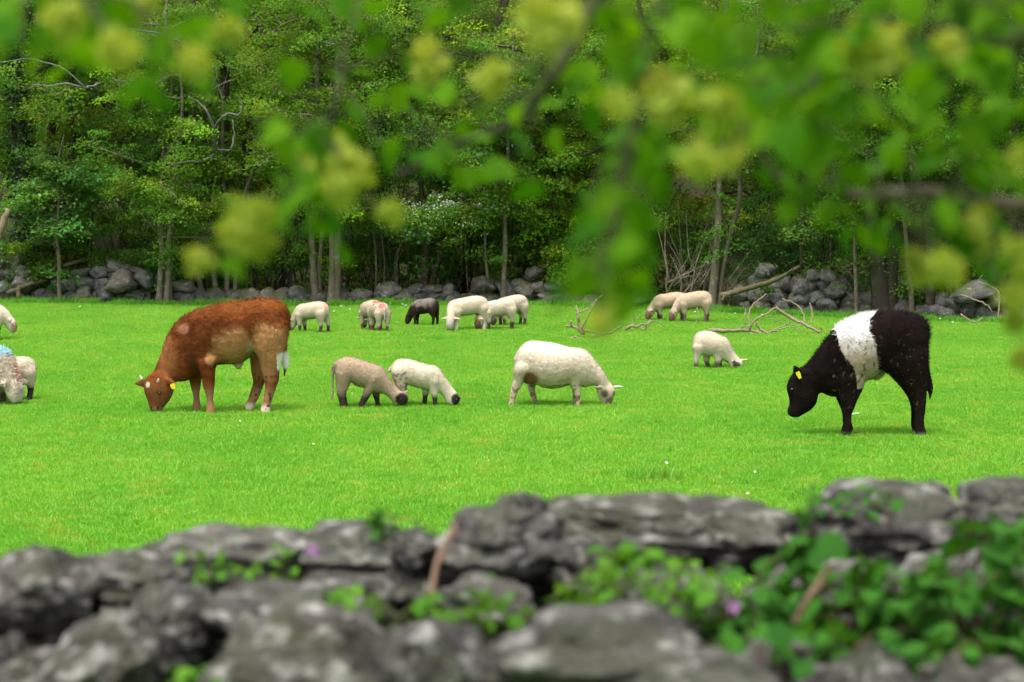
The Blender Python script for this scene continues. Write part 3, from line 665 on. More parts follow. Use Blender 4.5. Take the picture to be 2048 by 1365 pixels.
ground_sticks('tangled dead twigs on the grass before the two far lambs', 668, [
    ('twig', [(1252, 658, 0), (1262, 652, 0), (1275, 655, 0)], .03, .02), ('twig', [(1268, 652, 0), (1268, 638, 0), (1270, 628, 0)], .012, .007), ('twig', [(1268, 644, 0), (1280, 632, .1)], .009, .006),
    ('twig', [(1272, 655, 0), (1285, 648, 0), (1292, 652, 0), (1300, 640, .1)], .018, .01), ('twig', [(1292, 650, 0), (1310, 642, 0), (1332, 655, 0)], .012, .006), ('twig', [(1270, 672, -.2), (1300, 668, -.2), (1312, 671, -.2), (1330, 672, -.2)], .022, .008),
    ('twig', [(1280, 655, 0), (1290, 660, -.1), (1298, 645, -.1)], .016, .008), ('twig', [(1336, 672, -.2), (1340, 664, -.2)], .009, .006), ('twig', [(1260, 655, 0), (1240, 662, .1), (1225, 660, .1)], .014, .008)])
ground_sticks('long dead branch with arching twigs on the grass, left of the black calf', 672, [
    ('branch', [(1416, 661, 0), (1440, 662, 0), (1480, 661, 0), (1510, 664, 0), (1535, 672, -.1)], .032, .022), ('twig', [(1499, 660, 0), (1498, 635, .1), (1502, 615, .2), (1518, 600, .3), (1533, 588, .4)], .016, .008),
    ('twig', [(1502, 655, 0), (1508, 642, 0), (1530, 630, .1), (1550, 616, .2)], .016, .012), ('branch', [(1550, 615, .2), (1575, 632, .2), (1600, 645, .1), (1620, 655, 0), (1640, 665, -.1)], .03, .02),
    ('twig', [(1565, 598, .4), (1590, 608, .4), (1603, 620, .3), (1611, 650, .1)], .012, .009), ('twig', [(1622, 648, .1), (1624, 625, .3), (1619, 606, .4)], .011, .007), ('twig', [(1512, 645, 0), (1520, 658, 0), (1540, 670, -.1)], .024, .018),
    ('twig', [(1538, 672, -.1), (1545, 663, 0), (1556, 662, 0)], .018, .009), ('twig', [(1500, 668, -.1), (1520, 675, -.2)], .03, .02), ('twig', [(1480, 661, 0), (1488, 652, 0), (1502, 658, 0)], .014, .01),
    ('twig', [(1540, 638, .1), (1560, 645, .1), (1590, 652, .1)], .008, .005), ('twig', [(1535, 668, 0), (1570, 650, .1), (1592, 636, .2)], .010, .006), ('twig', [(1540, 662, 0), (1580, 655, 0), (1610, 652, 0)], .009, .005),
    ('twig', [(1640, 654, 0), (1645, 664, 0), (1641, 678, -.1)], .012, .007), ('twig', [(1490, 650, .2), (1491, 618, .3)], .008, .006), ('twig', [(1590, 650, .1), (1598, 665, 0)], .010, .006)])
ground_sticks('thin upright stalk before the right one of two far lambs', 652, [('twig', [(1393, 650, -.2), (1396, 632, -.2), (1394, 615, -.1)], .010, .007)])
ground_sticks('thin twigs caught on the broken rock at the right', 644, [
    ('twig', [(1922, 590, -.5), (1945, 598, -.5), (1975, 612, -.6), (1985, 625, -.6)], .016, .010), ('twig', [(1955, 565, -.3), (1985, 575, -.4), (1999, 590, -.5), (1995, 640, -.7)], .018, .010), ('twig', [(1920, 628, -.6), (1950, 645, -.7), (1965, 635, -.6)], .016, .010), ('twig', [(1945, 575, -.2), (1965, 550, -.2)], .012, .008)])
ground_sticks('short pale stick on the grass below the dark lamb', 664, [('twig', [(806, 665, 0), (822, 661, .1), (838, 658, .2)], .014, .008)])
ground_sticks('short pale stick on the grass beside the white-faced lamb', 664, [('twig', [(872, 667, 0), (882, 661, .1), (890, 657, .2)], .014, .008)])
ground_sticks('tiny straw stalk on the grass right of the red-marked lambs', 650, [('twig', [(791, 652, 0), (797, 645, .1)], .012, .008)])

# ------------------------------------------------------------------ animals
def loft(sections, n=18, power=2.2, k=3):
    """sections rows: x_a, z_a, x_b, z_b, halfdepth, y_centre (metres) -> closed V, tris"""
    S = np.array(sections, float)
    S = np.array(curve(S, k)) if len(S) > 2 else S
    ang = np.linspace(0, 2 * math.pi, n, endpoint=False)
    ca, sa = np.cos(ang), np.sin(ang)
    ca = np.sign(ca) * np.abs(ca) ** (2 / power); sa = np.sign(sa) * np.abs(sa) ** (2 / power)
    V = []
    for s in S:
        c = np.array([(s[0] + s[2]) / 2, s[5], (s[1] + s[3]) / 2]); a_ = np.array([(s[0] - s[2]) / 2, 0, (s[1] - s[3]) / 2]); b_ = np.array([0, s[4], 0])
        V.append(c + ca[:, None] * a_ + sa[:, None] * b_)
    m = len(V); cen = [V[0].mean(0), V[-1].mean(0)]
    V = np.concatenate(V + [np.array(cen)])
    T = []
    for q in range(m - 1):
        for j in range(n):
            a0, a1 = q * n + j, q * n + (j + 1) % n
            T += [(a0, a1, a1 + n), (a0, a1 + n, a0 + n)]
    for j in range(n): T += [(m * n, (j + 1) % n, j), (m * n + 1, (m - 1) * n + j, (m - 1) * n + (j + 1) % n)]
    return V, np.array(T)
def fnoise(Vp, f, o=0.0): return np.array([noise.noise(Vector((p[0] * f + o, p[1] * f - o, p[2] * f + 2 * o))) for p in Vp])
def inpoly(x, z, poly):
    res = np.zeros(len(x), bool); j = len(poly) - 1
    for i_ in range(len(poly)):
        xi, zi = poly[i_]; xj, zj = poly[j]
        c = ((zi > z) != (zj > z)) & (x < (xj - xi) * (z - zi) / (zj - zi + 1e-12) + xi); res ^= c; j = i_
    return res
def build_body(parts, voxel, smooth_it=5):
    VV, TT, off = [], [], 0
    for (V, T) in parts: VV.append(V); TT.append(T + off); off += len(V)
    me = np_mesh('raw', np.concatenate(VV), np.concatenate(TT))
    o = bpy.data.objects.new('raw', me); COL.objects.link(o)
    m1 = o.modifiers.new('r', 'REMESH'); m1.mode = 'VOXEL'; m1.voxel_size = voxel; m1.use_smooth_shade = True
    m2 = o.modifiers.new('s', 'SMOOTH'); m2.factor = .5; m2.iterations = smooth_it
    dg = bpy.context.evaluated_depsgraph_get(); dg.update()
    new = bpy.data.meshes.new_from_object(o.evaluated_get(dg))
    bpy.data.objects.remove(o); bpy.data.meshes.remove(me)
    nv = len(new.vertices); V = np.zeros(nv * 3, np.float32); new.vertices.foreach_get('co', V)
    return new, V.reshape(-1, 3).astype(float)
def fur(V, Nn, T, col, count, length, width, comb, r, lenf=None, up=0.5):
    """short tapering hairs combed along the coat"""
    a, b, c = V[T[:, 0]], V[T[:, 1]], V[T[:, 2]]
    ar = np.linalg.norm(np.cross(b - a, c - a), axis=1); idx = r.choice(len(T), count, p=ar / ar.sum())
    u = r.uniform(0, 1, (count, 2)); fl = u.sum(1) > 1; u[fl] = 1 - u[fl]
    Pp = a[idx] + u[:, :1] * (b - a)[idx] + u[:, 1:] * (c - a)[idx]
    nn = unit(Nn[T[idx, 0]]); cc = col[T[idx, 0]]
    L = length * r.uniform(.5, 1.3, count)
    if lenf is not None: L = L * lenf(Pp)
    tg = np.array(comb)[None, :] + r.normal(size=(count, 3)) * .55; tg -= (tg * nn).sum(1)[:, None] * nn; tg = unit(tg)
    D = unit(nn * up + tg * (1 - up)); S = unit(np.cross(D, nn)) * width
    W = np.zeros((count, 3, 3)); W[:, 0] = Pp - S - nn * .003; W[:, 1] = Pp + S - nn * .003; W[:, 2] = Pp + D * L[:, None]
    keep = L > length * .12
    W, nn, cc = W[keep], nn[keep], cc[keep]; k = len(W)
    cv = np.exp(r.normal(size=k) * .16)
    me = np_mesh('fur', W.reshape(-1, 3), np.arange(k * 3).reshape(-1, 3), np.repeat(cc * cv[:, None], 3, 0))
    me.normals_split_custom_set_from_vertices([tuple(q) for q in np.repeat(nn, 3, 0)])
    return me
sph_V, sph_F = ICO[2]
def finish_animal(name, lab, cat, loc, yaw, parts, voxel, coat_fn, r_seed, fur_n, fur_len, comb, fur_w=.0022, lenf=None, up=.5, smooth_it=5, lump=0.0, eyes=(), group=None, eye_r=.012):
    me, V = build_body(parts, voxel, smooth_it)
    r = np.random.default_rng(r_seed)
    nv = len(V); Nn = np.zeros(nv * 3, np.float32); me.vertices.foreach_get('normal', Nn); Nn = Nn.reshape(-1, 3).astype(float)
    E = np.zeros(len(me.edges) * 2, np.int32); me.edges.foreach_get('vertices', E); E = E.reshape(-1, 2)
    mask = np.clip(lenf(V), 0, 1)[:, None] if lenf is not None else np.ones((nv, 1))
    deg = np.bincount(E.ravel(), minlength=nv)[:, None]
    for _ in range(14):
        A = np.stack([np.bincount(E[:, 0], V[E[:, 1], q], nv) + np.bincount(E[:, 1], V[E[:, 0], q], nv) for q in range(3)], -1) / deg
        V = V + (A - V) * .5 * mask
    me.vertices.foreach_set('co', V.astype(np.float32).ravel()); me.update(); me.vertices.foreach_get('normal', Nn_ := np.zeros(nv * 3, np.float32)); Nn = Nn_.reshape(-1, 3).astype(float)
    if lump:
        z = fnoise(V, 9, r_seed) * .5 + fnoise(V, 24, r_seed) * .5 + fnoise(V, 55, r_seed) * .35
        amt = lump * (lenf(V) if lenf is not None else 1.0)
        V = V + Nn * (z * amt)[:, None]; me.vertices.foreach_set('co', V.astype(np.float32).ravel()); me.update()
    col = np.clip(coat_fn(V, Nn), 0.003, .85)
    at_ = me.attributes.new('col', 'FLOAT_COLOR', 'POINT'); c4 = np.ones((nv, 4), np.float32); c4[:, :3] = col; at_.data.foreach_set('color', c4.ravel())
    me.name = name; me.materials.clear(); me.materials.append(M['coat'])
    body = bpy.data.objects.new(name, me); COL.objects.link(body); body.location = loc; body.rotation_euler = (0, 0, yaw)
    tag(body, lab, cat, group)
    me.calc_loop_triangles(); T = np.zeros(len(me.loop_triangles) * 3, np.int32); me.loop_triangles.foreach_get('vertices', T); T = T.reshape(-1, 3)
    if fur_n: link('fur', fur(V, Nn, T, col, fur_n, fur_len, fur_w, comb, r, lenf, up), M['coat'], body)
    for (ex, ez, side) in eyes:
        near = (np.abs(V[:, 0] - ex) < .02) & (np.abs(V[:, 2] - ez) < .02)
        if not near.any(): continue
        yv = V[near, 1]; ey = yv.min() + .004 if side < 0 else yv.max() - .004
        e = link('eye', np_mesh('eye', sph_V * eye_r, sph_F), M['eye'], body); e.location = (ex, ey, ez)
    return body, V
def ear(p0, p1, width, thick, up=(0, 0, 1)):
    p0, p1 = np.array(p0, float), np.array(p1, float); d = p1 - p0; d /= np.linalg.norm(d); u = np.array(up, float); u -= d * (u @ d); u /= np.linalg.norm(u); v = np.cross(d, u)
    V = []; n_ = 10
    for t_, w in ((0, .55), (.25, .9), (.5, 1.0), (.75, .75), (.93, .4), (1.0, .15)):
        for j in range(n_):
            a_ = j * 2 * math.pi / n_; V.append(p0 + (p1 - p0) * t_ + u * math.cos(a_) * width / 2 * w + v * math.sin(a_) * thick / 2 * max(w, .5))
    V += [p0, p1]; T = []
    for q in range(5):
        for j in range(n_):
            a0, a1 = q * n_ + j, q * n_ + (j + 1) % n_; T += [(a0, a1, a1 + n_), (a0, a1 + n_, a0 + n_)]
    for j in range(n_): T += [(6 * n_, (j + 1) % n_, j), (6 * n_ + 1, 5 * n_ + j, 5 * n_ + (j + 1) % n_)]
    return np.array(V), np.array(T)
class Tracer:
    """photo crop pixels -> metres in the animal's own upright plane"""
    def __init__(s, ox, oy, k, fx, fy, stretch=1.0):
        s.k, s.fx, s.fy = k, fx, fy
        s.loc = G(ox + fx / k, oy + fy / k); s.loc.z = float(ground_z(s.loc.x, s.loc.y)) + .025; s.s = F / depth(s.loc) * k; s.st = stretch
    def x(s, v): return (v - s.fx) / s.s * s.st
    def z(s, v): return (s.fy - v) / s.s
    def leg(s, rows, y=0.0, **kw):       # a little extra girth: smoothing takes it away again
        rows = [(a - (c - a) * .05, b, c + (c - a) * .05, d, h * 1.14) for (a, b, c, d, h) in rows]
        a, b, c, d, h = rows[0]; w = c - a     # the top fades into the body
        k = -.35 if y < 0 else .35
        rows = [(a + w * .42, b - w * .5, c - w * .35, d - w * .5, h * .25, -y * .5), (a + w * .2, b - w * .3, c - w * .12, d - w * .3, h * .7, -y * .2)] + [(*q, 0.0) for q in rows]
        return s.ch(rows, y=y, **kw)
    def ch(s, rows, y=0.0, **kw):
        return loft([(s.x(a), s.z(b), s.x(c), s.z(d), h, y + (rest[0] if rest else 0)) for (a, b, c, d, h, *rest) in rows], **kw)
    def poly(s, pts): return [(s.x(a), s.z(b)) for a, b in pts]
    def blob(s, V, cx, cy_, rx, ry, soft=.35, nz=None):
        q = np.sqrt(((V[:, 0] - s.x(cx)) / (rx / s.s)) ** 2 + ((V[:, 2] - s.z(cy_)) / (ry / s.s)) ** 2)
        if nz is not None: q = q + nz
        return np.clip((1 + soft / 2 - q) / soft, 0, 1)
def lay(col, m, c): return col * (1 - m[:, None]) + np.array(c)[None, :] * m[:, None]

# --- brown calf
t = Tracer(240, 570, 4.875, 930, 1248)
torso = t.ch([(1648, 330, 1640, 430, .05), (1632, 250, 1632, 470, .12), (1580, 178, 1600, 580, .20), (1470, 145, 1480, 650, .25), (1340, 152, 1330, 660, .265), (1200, 172, 1200, 772, .275), (1050, 185, 1050, 788, .285), (915, 215, 930, 800, .26), (795, 250, 800, 860, .235), (700, 272, 690, 930, .20),
              (600, 335, 645, 955, .16), (510, 430, 590, 960, .13), (435, 590, 535, 960, .115), (375, 760, 520, 940, .105), (330, 860, 500, 930, .095)])
head = t.ch([(345, 850, 470, 840, .07), (275, 900, 510, 890, .10), (246, 980, 535, 985, .115), (246, 1050, 528, 1060, .11), (272, 1125, 492, 1135, .09), (292, 1185, 440, 1195, .075), (298, 1225, 420, 1230, .07), (310, 1238, 405, 1240, .05)], y=-.05)
legs = [t.leg([(790, 740, 985, 720, .10), (800, 820, 945, 820, .085), (822, 920, 940, 920, .065), (835, 1000, 935, 1000, .058), (862, 1090, 925, 1090, .04), (870, 1150, 925, 1150, .036), (862, 1205, 940, 1205, .045), (858, 1262, 944, 1262, .05)], y=-.15),
        t.leg([(630, 760, 800, 760, .09), (650, 860, 785, 860, .08), (662, 940, 778, 940, .06), (680, 1010, 770, 1010, .052), (700, 1090, 760, 1090, .038), (704, 1150, 762, 1150, .036), (695, 1200, 768, 1200, .045), (690, 1250, 774, 1250, .05)], y=.13),
        t.leg([(1310, 480, 1640, 430, .12), (1315, 600, 1620, 590, .12), (1375, 720, 1590, 720, .10), (1400, 840, 1565, 850, .075), (1428, 940, 1560, 930, .06), (1432, 1010, 1532, 1010, .048), (1418, 1090, 1502, 1100, .04), (1398, 1160, 1480, 1170, .042), (1388, 1215, 1474, 1215, .047), (1382, 1265, 1474, 1265, .05)], y=-.15),
        t.leg([(1290, 560, 1480, 560, .10), (1268, 720, 1400, 720, .09), (1270, 830, 1412, 840, .075), (1285, 920, 1415, 920, .06), (1290, 980, 1390, 990, .048), (1265, 1060, 1362, 1070, .042), (1238, 1140, 1322, 1160, .04), (1212, 1200, 1295, 1210, .046), (1202, 1255, 1290, 1255, .05)], y=.14)]
tail = [t.ch([(1618, 240, 1652, 260, .03), (1630, 330, 1662, 330, .026), (1636, 450, 1660, 450, .02), (1618, 560, 1648, 560, .018), (1596, 650, 1640, 650, .022), (1578, 700, 1652, 700, .028), (1572, 760, 1660, 755, .030), (1584, 810, 1652, 805, .024), (1592, 850, 1632, 845, .016), (1600, 915, 1612, 915, .010)], y=-.02)]
shoulder = [t.ch([(700, 330, 860, 300, .05), (690, 430, 900, 420, .09), (720, 560, 930, 560, .11), (770, 680, 970, 680, .11), (800, 760, 960, 760, .09)], y=-.13), t.ch([(700, 330, 860, 300, .05), (690, 430, 900, 420, .09), (700, 560, 900, 560, .11), (660, 700, 860, 700, .10)], y=.13),
            t.ch([(1330, 300, 1560, 280, .08), (1300, 420, 1630, 400, .12), (1310, 540, 1630, 540, .12)], y=-.155)]
sheath = [t.ch([(1100, 760, 1210, 740, .04), (1120, 810, 1205, 790, .032), (1150, 842, 1180, 838, .015)])]
ears = [t.ch([(300, 930, 250, 990, .02, -.06), (230, 925, 215, 1005, .018, -.05), (180, 945, 180, 995, .014, -.04), (142, 972, 146, 982, .01, -.03)], power=2),
        t.ch([(440, 900, 470, 960, .02, -.12), (500, 900, 510, 985, .018, -.16), (550, 930, 550, 985, .014, -.18), (580, 970, 576, 980, .01, -.19)], power=2)]
def coat_calf(V, Nn):
    nz = fnoise(V, 6, 3) * .22 + fnoise(V, 20, 1) * .14
    col = np.tile(np.array([0.165, 0.046, 0.011]), (len(V), 1)) * (1.0 + .55 * fnoise(V * np.array([.8, 1, 1.7]), 7, 5)[:, None] + .3 * fnoise(V * np.array([.6, 1, 1.6]), 24, 2)[:, None])
    tan = (0.36, 0.180, 0.072)
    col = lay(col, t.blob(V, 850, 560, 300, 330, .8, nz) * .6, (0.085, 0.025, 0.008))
    col = lay(col, np.clip((V[:, 2] - t.z(330)) / .12 + nz, 0, 1) * .55 * (V[:, 0] > t.x(480)), (0.26, 0.085, 0.020))  # light catching the fur along the back, painted in as paler orange
    col = lay(col, t.blob(V, 720, 760, 60, 150, .8, nz) * .6, (0.06, 0.018, 0.007))
    col = lay(col, t.blob(V, 1130, 610, 190, 190, .5, nz), tan)
    col = lay(col, t.blob(V, 1480, 560, 175, 190, .4, nz), tan)
    col = lay(col, t.blob(V, 1450, 760, 130, 180, .6, nz) * .8, (0.36, 0.17, 0.07))
    col = lay(col, t.blob(V, 1330, 800, 110, 130, .6, nz) * .5, (0.33, 0.155, 0.065))
    col = lay(col, t.blob(V, 1290, 640, 26, 75, .7, nz) * .7, (0.50, 0.40, 0.30))
    col = lay(col, t.blob(V, 1180, 810, 90, 40, .5, nz) * .8, (0.50, 0.36, 0.22))
    col = lay(col, t.blob(V, 910, 720, 45, 60, .6, nz), tan)
    col = lay(col, t.blob(V, 640, 430, 60, 55, .5, nz) * .7, (0.45, 0.20, 0.12))
    col = lay(col, t.blob(V, 480, 700, 90, 190, .8, nz) * .6, (0.31, 0.12, 0.048))
    col = lay(col, np.clip((t.z(960) - V[:, 2]) / .12, 0, 1) * (V[:, 0] > t.x(600)) * .65, (0.36, 0.20, 0.11))
    col = lay(col, np.clip((t.z(1150) - V[:, 2] - nz * .1) / .05, 0, 1) * (V[:, 0] > t.x(1150)), (0.66, 0.52, 0.42))
    hm = V[:, 0] < t.x(560)
    col = lay(col, hm * np.clip((t.z(900) - V[:, 2]) / .08, 0, 1) * .75, (0.185, 0.072, 0.028))
    col = lay(col, t.blob(V, 292, 976, 19, 25, .6, nz * 2.5), (0.58, 0.50, 0.43))
    col = lay(col, hm * np.clip((t.z(1190) - V[:, 2]) / .03, 0, 1), (0.26, 0.14, 0.085))
    for nx_ in (318, 385): col = lay(col, t.blob(V, nx_, 1205, 12, 14, .5), (0.03, 0.018, 0.014))
    col = lay(col, t.blob(V, 405, 1050, 36, 26, .7) * .6, (0.10, 0.035, 0.014))
    col = lay(col, t.blob(V, 1610, 755, 80, 95, .3) * (V[:, 0] > t.x(1552)), (0.78, 0.75, 0.70))
    col = lay(col, t.blob(V, 1600, 870, 60, 45, .5, nz) * (V[:, 0] > t.x(1560)), (0.05, 0.035, 0.025))
    mud = (fnoise(V, 28, 9) > .22) & (V[:, 0] > t.x(1200)) & (V[:, 2] < t.z(860)); col[mud] = (0.10, 0.055, 0.03)
    return col
back_len = lambda Pp: np.clip(.45 + 1.1 * (Pp[:, 2] - .62) / .55, .12, 1.5) + .15 * ((Pp[:, 0] > t.x(1570)) & (Pp[:, 2] < t.z(690)) & (Pp[:, 2] > t.z(900)))
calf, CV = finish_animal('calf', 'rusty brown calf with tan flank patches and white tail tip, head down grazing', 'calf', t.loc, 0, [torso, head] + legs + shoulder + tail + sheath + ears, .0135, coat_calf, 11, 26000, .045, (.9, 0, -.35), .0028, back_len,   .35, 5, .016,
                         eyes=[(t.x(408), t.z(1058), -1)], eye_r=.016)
for (hx, hy) in ((228, 905), (395, 930)):
    c = [np.array([t.x(hx), -.15 if hx > 300 else -.10, t.z(hy + 14)]), np.array([t.x(hx) + (.005 if hx > 300 else -.01), -.165 if hx > 300 else -.10, t.z(hy - 2)]), np.array([t.x(hx) + (.01 if hx > 300 else -.02), -.17 if hx > 300 else -.1, t.z(hy - 20)])]
    V, Fq = tube_arrays([(curve(c, 4), np.linspace(.020, .007, 9))], 8); link('horn', np_mesh('horn', V, Fq), M['horn'], calf)
def ear_tag(parent, x, y, z, w=.05, h=.06, rot=0.0):
    pr = [(-.45, .5), (.45, .5), (.5, .1), (.32, -.5), (-.32, -.5), (-.5, .1)]
    V = [(a * w, -.003, b * h) for a, b in pr] + [(a * w, .003, b * h) for a, b in pr]
    me = bpy.data.meshes.new('ear_tag'); k = len(pr)
    me.from_pydata(V, [], [tuple(range(k)), tuple(range(2 * k - 1, k - 1, -1))] + [(i_, i_ + k, (i_ + 1) % k + k, (i_ + 1) % k) for i_ in range(k)])
    o = link('ear_tag', me, M['tag'], parent); o.location = (x, y, z); o.rotation_euler = (0, rot, .3); return o
ear_tag(calf, t.x(545), -.215, t.z(985), .055, .06, -.3)

# --- black belted calf
t2 = Tracer(1540, 600, 4.706, 1000, 1280)
torso = t2.ch([(1468, 260, 1450, 520, .06), (1448, 200, 1445, 600, .13), (1400, 160, 1420, 720, .20), (1290, 130, 1290, 770, .25), (1180, 122, 1140, 700, .265), (1060, 130, 1060, 678, .28), (960, 138, 960, 752, .295), (860, 150, 840, 795, .29), (745, 190, 760, 840, .26), (645, 240, 690, 905, .22),
               (565, 315, 640, 930, .17), (485, 420, 560, 925, .135), (405, 525, 480, 890, .11), (335, 615, 430, 895, .10), (285, 660, 420, 900, .09)])
head = t2.ch([(285, 640, 430, 850, .08), (215, 700, 450, 900, .095), (168, 770, 445, 950, .10), (150, 840, 430, 1000, .098), (168, 915, 380, 1055, .085), (180, 990, 315, 1090, .07), (160, 1045, 280, 1115, .065), (160, 1075, 245, 1122, .055), (175, 1105, 215, 1120, .03)])
legs = []
for (dy, dx) in ((-.12, 0), (.10, 22)):
    legs.append(t2.leg([(620 - dx, 720, 860 - dx, 720, .10), (635 - dx, 820, 850 - dx, 820, .09), (650 - dx * .7, 940, 800 - dx * .7, 940, .07), (664, 1010, 775, 1010, .06), (670 + dx, 1090, 748 + dx, 1090, .045), (672 + dx, 1160, 748 + dx, 1160, .042), (660 + dx * 2, 1220, 745 + dx * 2, 1220, .05), (648 + dx * 2, 1262, 748 + dx * 2, 1262, .055)], y=dy))
for (dy, dx) in ((-.13, 0), (.12, 6)):
    legs.append(t2.leg([(990 + dx, 500, 1430, 480, .12), (1025 + dx, 620, 1440, 600, .125), (1130 + dx, 720, 1440, 720, .105), (1222 + dx, 820, 1440, 820, .078), (1302 + dx, 930, 1442 + dx, 930, .058), (1334 + dx, 1020, 1438 + dx, 1020, .046), (1342 + dx, 1110, 1428 + dx, 1110, .042), (1338 + dx, 1190, 1428 + dx, 1190, .045), (1352 + dx, 1245, 1444 + dx, 1240, .052), (1358 + dx, 1298, 1452 + dx, 1298, .053)], y=dy))
tail = [t2.ch([(1360, 170, 1410, 210, .04, -.02), (1420, 190, 1475, 250, .035, -.06), (1430, 330, 1478, 330, .03, -.08), (1420, 480, 1472, 480, .03, -.08), (1410, 620, 1475, 620, .035, -.08), (1420, 740, 1500, 740, .04, -.08), (1440, 820, 1520, 820, .035, -.08), (1470, 890, 1510, 890, .02, -.08), (1480, 960, 1492, 960, .01, -.08)])]
sheath = [t2.ch([(930, 720, 1100, 680, .05), (960, 760, 1060, 730, .04), (985, 782, 1010, 776, .015)])]
ears = [t2.ch([(225, 720, 290, 700, .022, -.09), (195, 690, 288, 670, .018, -.10), (182, 650, 262, 640, .014, -.11), (200, 610, 235, 612, .01, -.11)], power=2),
        t2.ch([(200, 740, 235, 720, .02, .07), (165, 760, 200, 740, .018, .12), (160, 770, 180, 758, .01, .17)], power=2)]
belt_poly = t2.poly([(600, 280), (612, 380), (645, 500), (700, 560), (745, 630), (780, 740), (780, 840), (1110, 800), (1100, 700), (985, 650), (962, 560), (940, 400), (890, 300), (905, 190), (1000, 120), (1000, 60), (700, 60), (640, 220)])
def coat_belt(V, Nn):
    nz = fnoise(V, 7, 4)
    col = np.tile(np.array([0.0095, 0.0065, 0.0056]), (len(V), 1)) * (1 + .5 * fnoise(V, 14, 5)[:, None])
    b = inpoly(V[:, 0] + nz * .014, V[:, 2] + fnoise(V, 12, 8) * .012, belt_poly) & (V[:, 2] > t2.z(830))
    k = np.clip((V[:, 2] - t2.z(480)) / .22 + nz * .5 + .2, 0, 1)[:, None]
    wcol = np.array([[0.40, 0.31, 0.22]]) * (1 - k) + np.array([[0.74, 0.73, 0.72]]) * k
    sp_ = (fnoise(V, 26, 12) > .33) & (V[:, 2] < t2.z(380)); wcol[sp_] *= .35
    col[b] = wcol[b]
    mud = (fnoise(V, 42, 7) > .53) & (V[:, 0] > t2.x(560)) & ~b & (V[:, 2] < t2.z(320)); col[mud] = (0.11, 0.075, 0.042)
    br = np.clip(.5 + fnoise(V, 3, 2), 0, 1) * (V[:, 0] > t2.x(700)) * ~b; col = lay(col, br * .5, (0.022, 0.012, 0.009))
    hoof = V[:, 2] < t2.z(1240); col[hoof] = (0.07, 0.062, 0.055)
    return col
blen2 = lambda Pp: np.clip(.45 + 1.0 * (Pp[:, 2] - .55) / .55, .15, 1.4) * (Pp[:, 2] > .07)
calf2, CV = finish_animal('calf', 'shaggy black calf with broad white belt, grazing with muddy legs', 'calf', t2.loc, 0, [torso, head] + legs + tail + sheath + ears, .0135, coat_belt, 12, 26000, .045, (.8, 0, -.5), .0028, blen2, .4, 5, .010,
                          eyes=[(t2.x(195), t2.z(850), -1)], eye_r=.016)
ear_tag(calf2, t2.x(252), -.135, t2.z(712), .045, .075, -.45)

# --- sheared ewe
t3 = Tracer(980, 660, 6.827, 850, 1055)
torso = t3.ch([(345, 420, 340, 540, .05), (365, 350, 355, 600, .10), (410, 280, 390, 650, .155), (480, 212, 480, 690, .20), (570, 180, 580, 755, .24), (700, 190, 720, 818, .28), (850, 210, 850, 838, .29), (980, 243, 990, 818, .27), (1100, 272, 1100, 780, .23), (1230, 284, 1210, 800, .19), (1320, 318, 1290, 818, .16), (1392, 395, 1340, 808, .13), (1465, 495, 1400, 792, .11), (1545, 595, 1445, 790, .10), (1610, 715, 1460, 810, .085), (1640, 780, 1480, 840, .075)])
head = t3.ch([(1470, 760, 1630, 740, .06), (1452, 820, 1690, 810, .078), (1458, 890, 1712, 880, .08), (1478, 950, 1692, 945, .07), (1508, 1005, 1672, 1000, .055), (1535, 1045, 1662, 1045, .047), (1550, 1072, 1650, 1072, .04), (1590, 1085, 1625, 1085, .02)])
legs = [t3.leg([(345, 520, 600, 500, .09), (330, 600, 560, 600, .085), (330, 690, 470, 690, .06), (298, 780, 425, 785, .045), (284, 860, 375, 870, .032), (276, 920, 350, 930, .028), (266, 990, 335, 990, .026), (254, 1040, 332, 1040, .032), (248, 1075, 334, 1075, .034)], y=-.13),
        t3.leg([(480, 640, 630, 640, .07), (505, 740, 622, 740, .05), (512, 810, 618, 810, .038), (530, 880, 615, 880, .03), (555, 950, 632, 950, .026), (575, 1005, 645, 1005, .03), (580, 1050, 655, 1050, .033)], y=.13),
        t3.leg([(1030, 600, 1240, 600, .08), (1050, 680, 1235, 690, .07), (1095, 780, 1225, 780, .05), (1135, 860, 1232, 860, .036), (1152, 910, 1232, 910, .034), (1165, 970, 1225, 970, .026), (1168, 1020, 1230, 1020, .028), (1164, 1068, 1244, 1068, .034)], y=-.10),
        t3.leg([(1060, 680, 1200, 680, .06), (1100, 800, 1190, 800, .045), (1130, 890, 1190, 890, .032), (1132, 970, 1182, 970, .026), (1128, 1020, 1182, 1020, .028), (1120, 1060, 1186, 1060, .033)], y=.10)]
udder = [t3.ch([(500, 570, 640, 590, .10), (462, 650, 650, 660, .095), (455, 710, 620, 720, .08), (470, 745, 560, 752, .05), (478, 765, 500, 765, .015)], y=-.05)]
tail = [t3.ch([(370, 340, 350, 400, .03), (330, 395, 352, 420, .024), (314, 425, 345, 440, .02), (318, 450, 338, 455, .01)])]
ears = [t3.ch([(1530, 790, 1520, 845, .016, -.07), (1470, 783, 1470, 830, .016, -.10), (1420, 787, 1425, 815, .012, -.12), (1395, 795, 1400, 805, .008, -.12)], power=2), t3.ch([(1670, 800, 1690, 850, .016, .05), (1740, 790, 1740, 842, .016, .07), (1795, 800, 1795, 838, .012, .08), (1840, 812, 1836, 822, .008, .08)], power=2)]
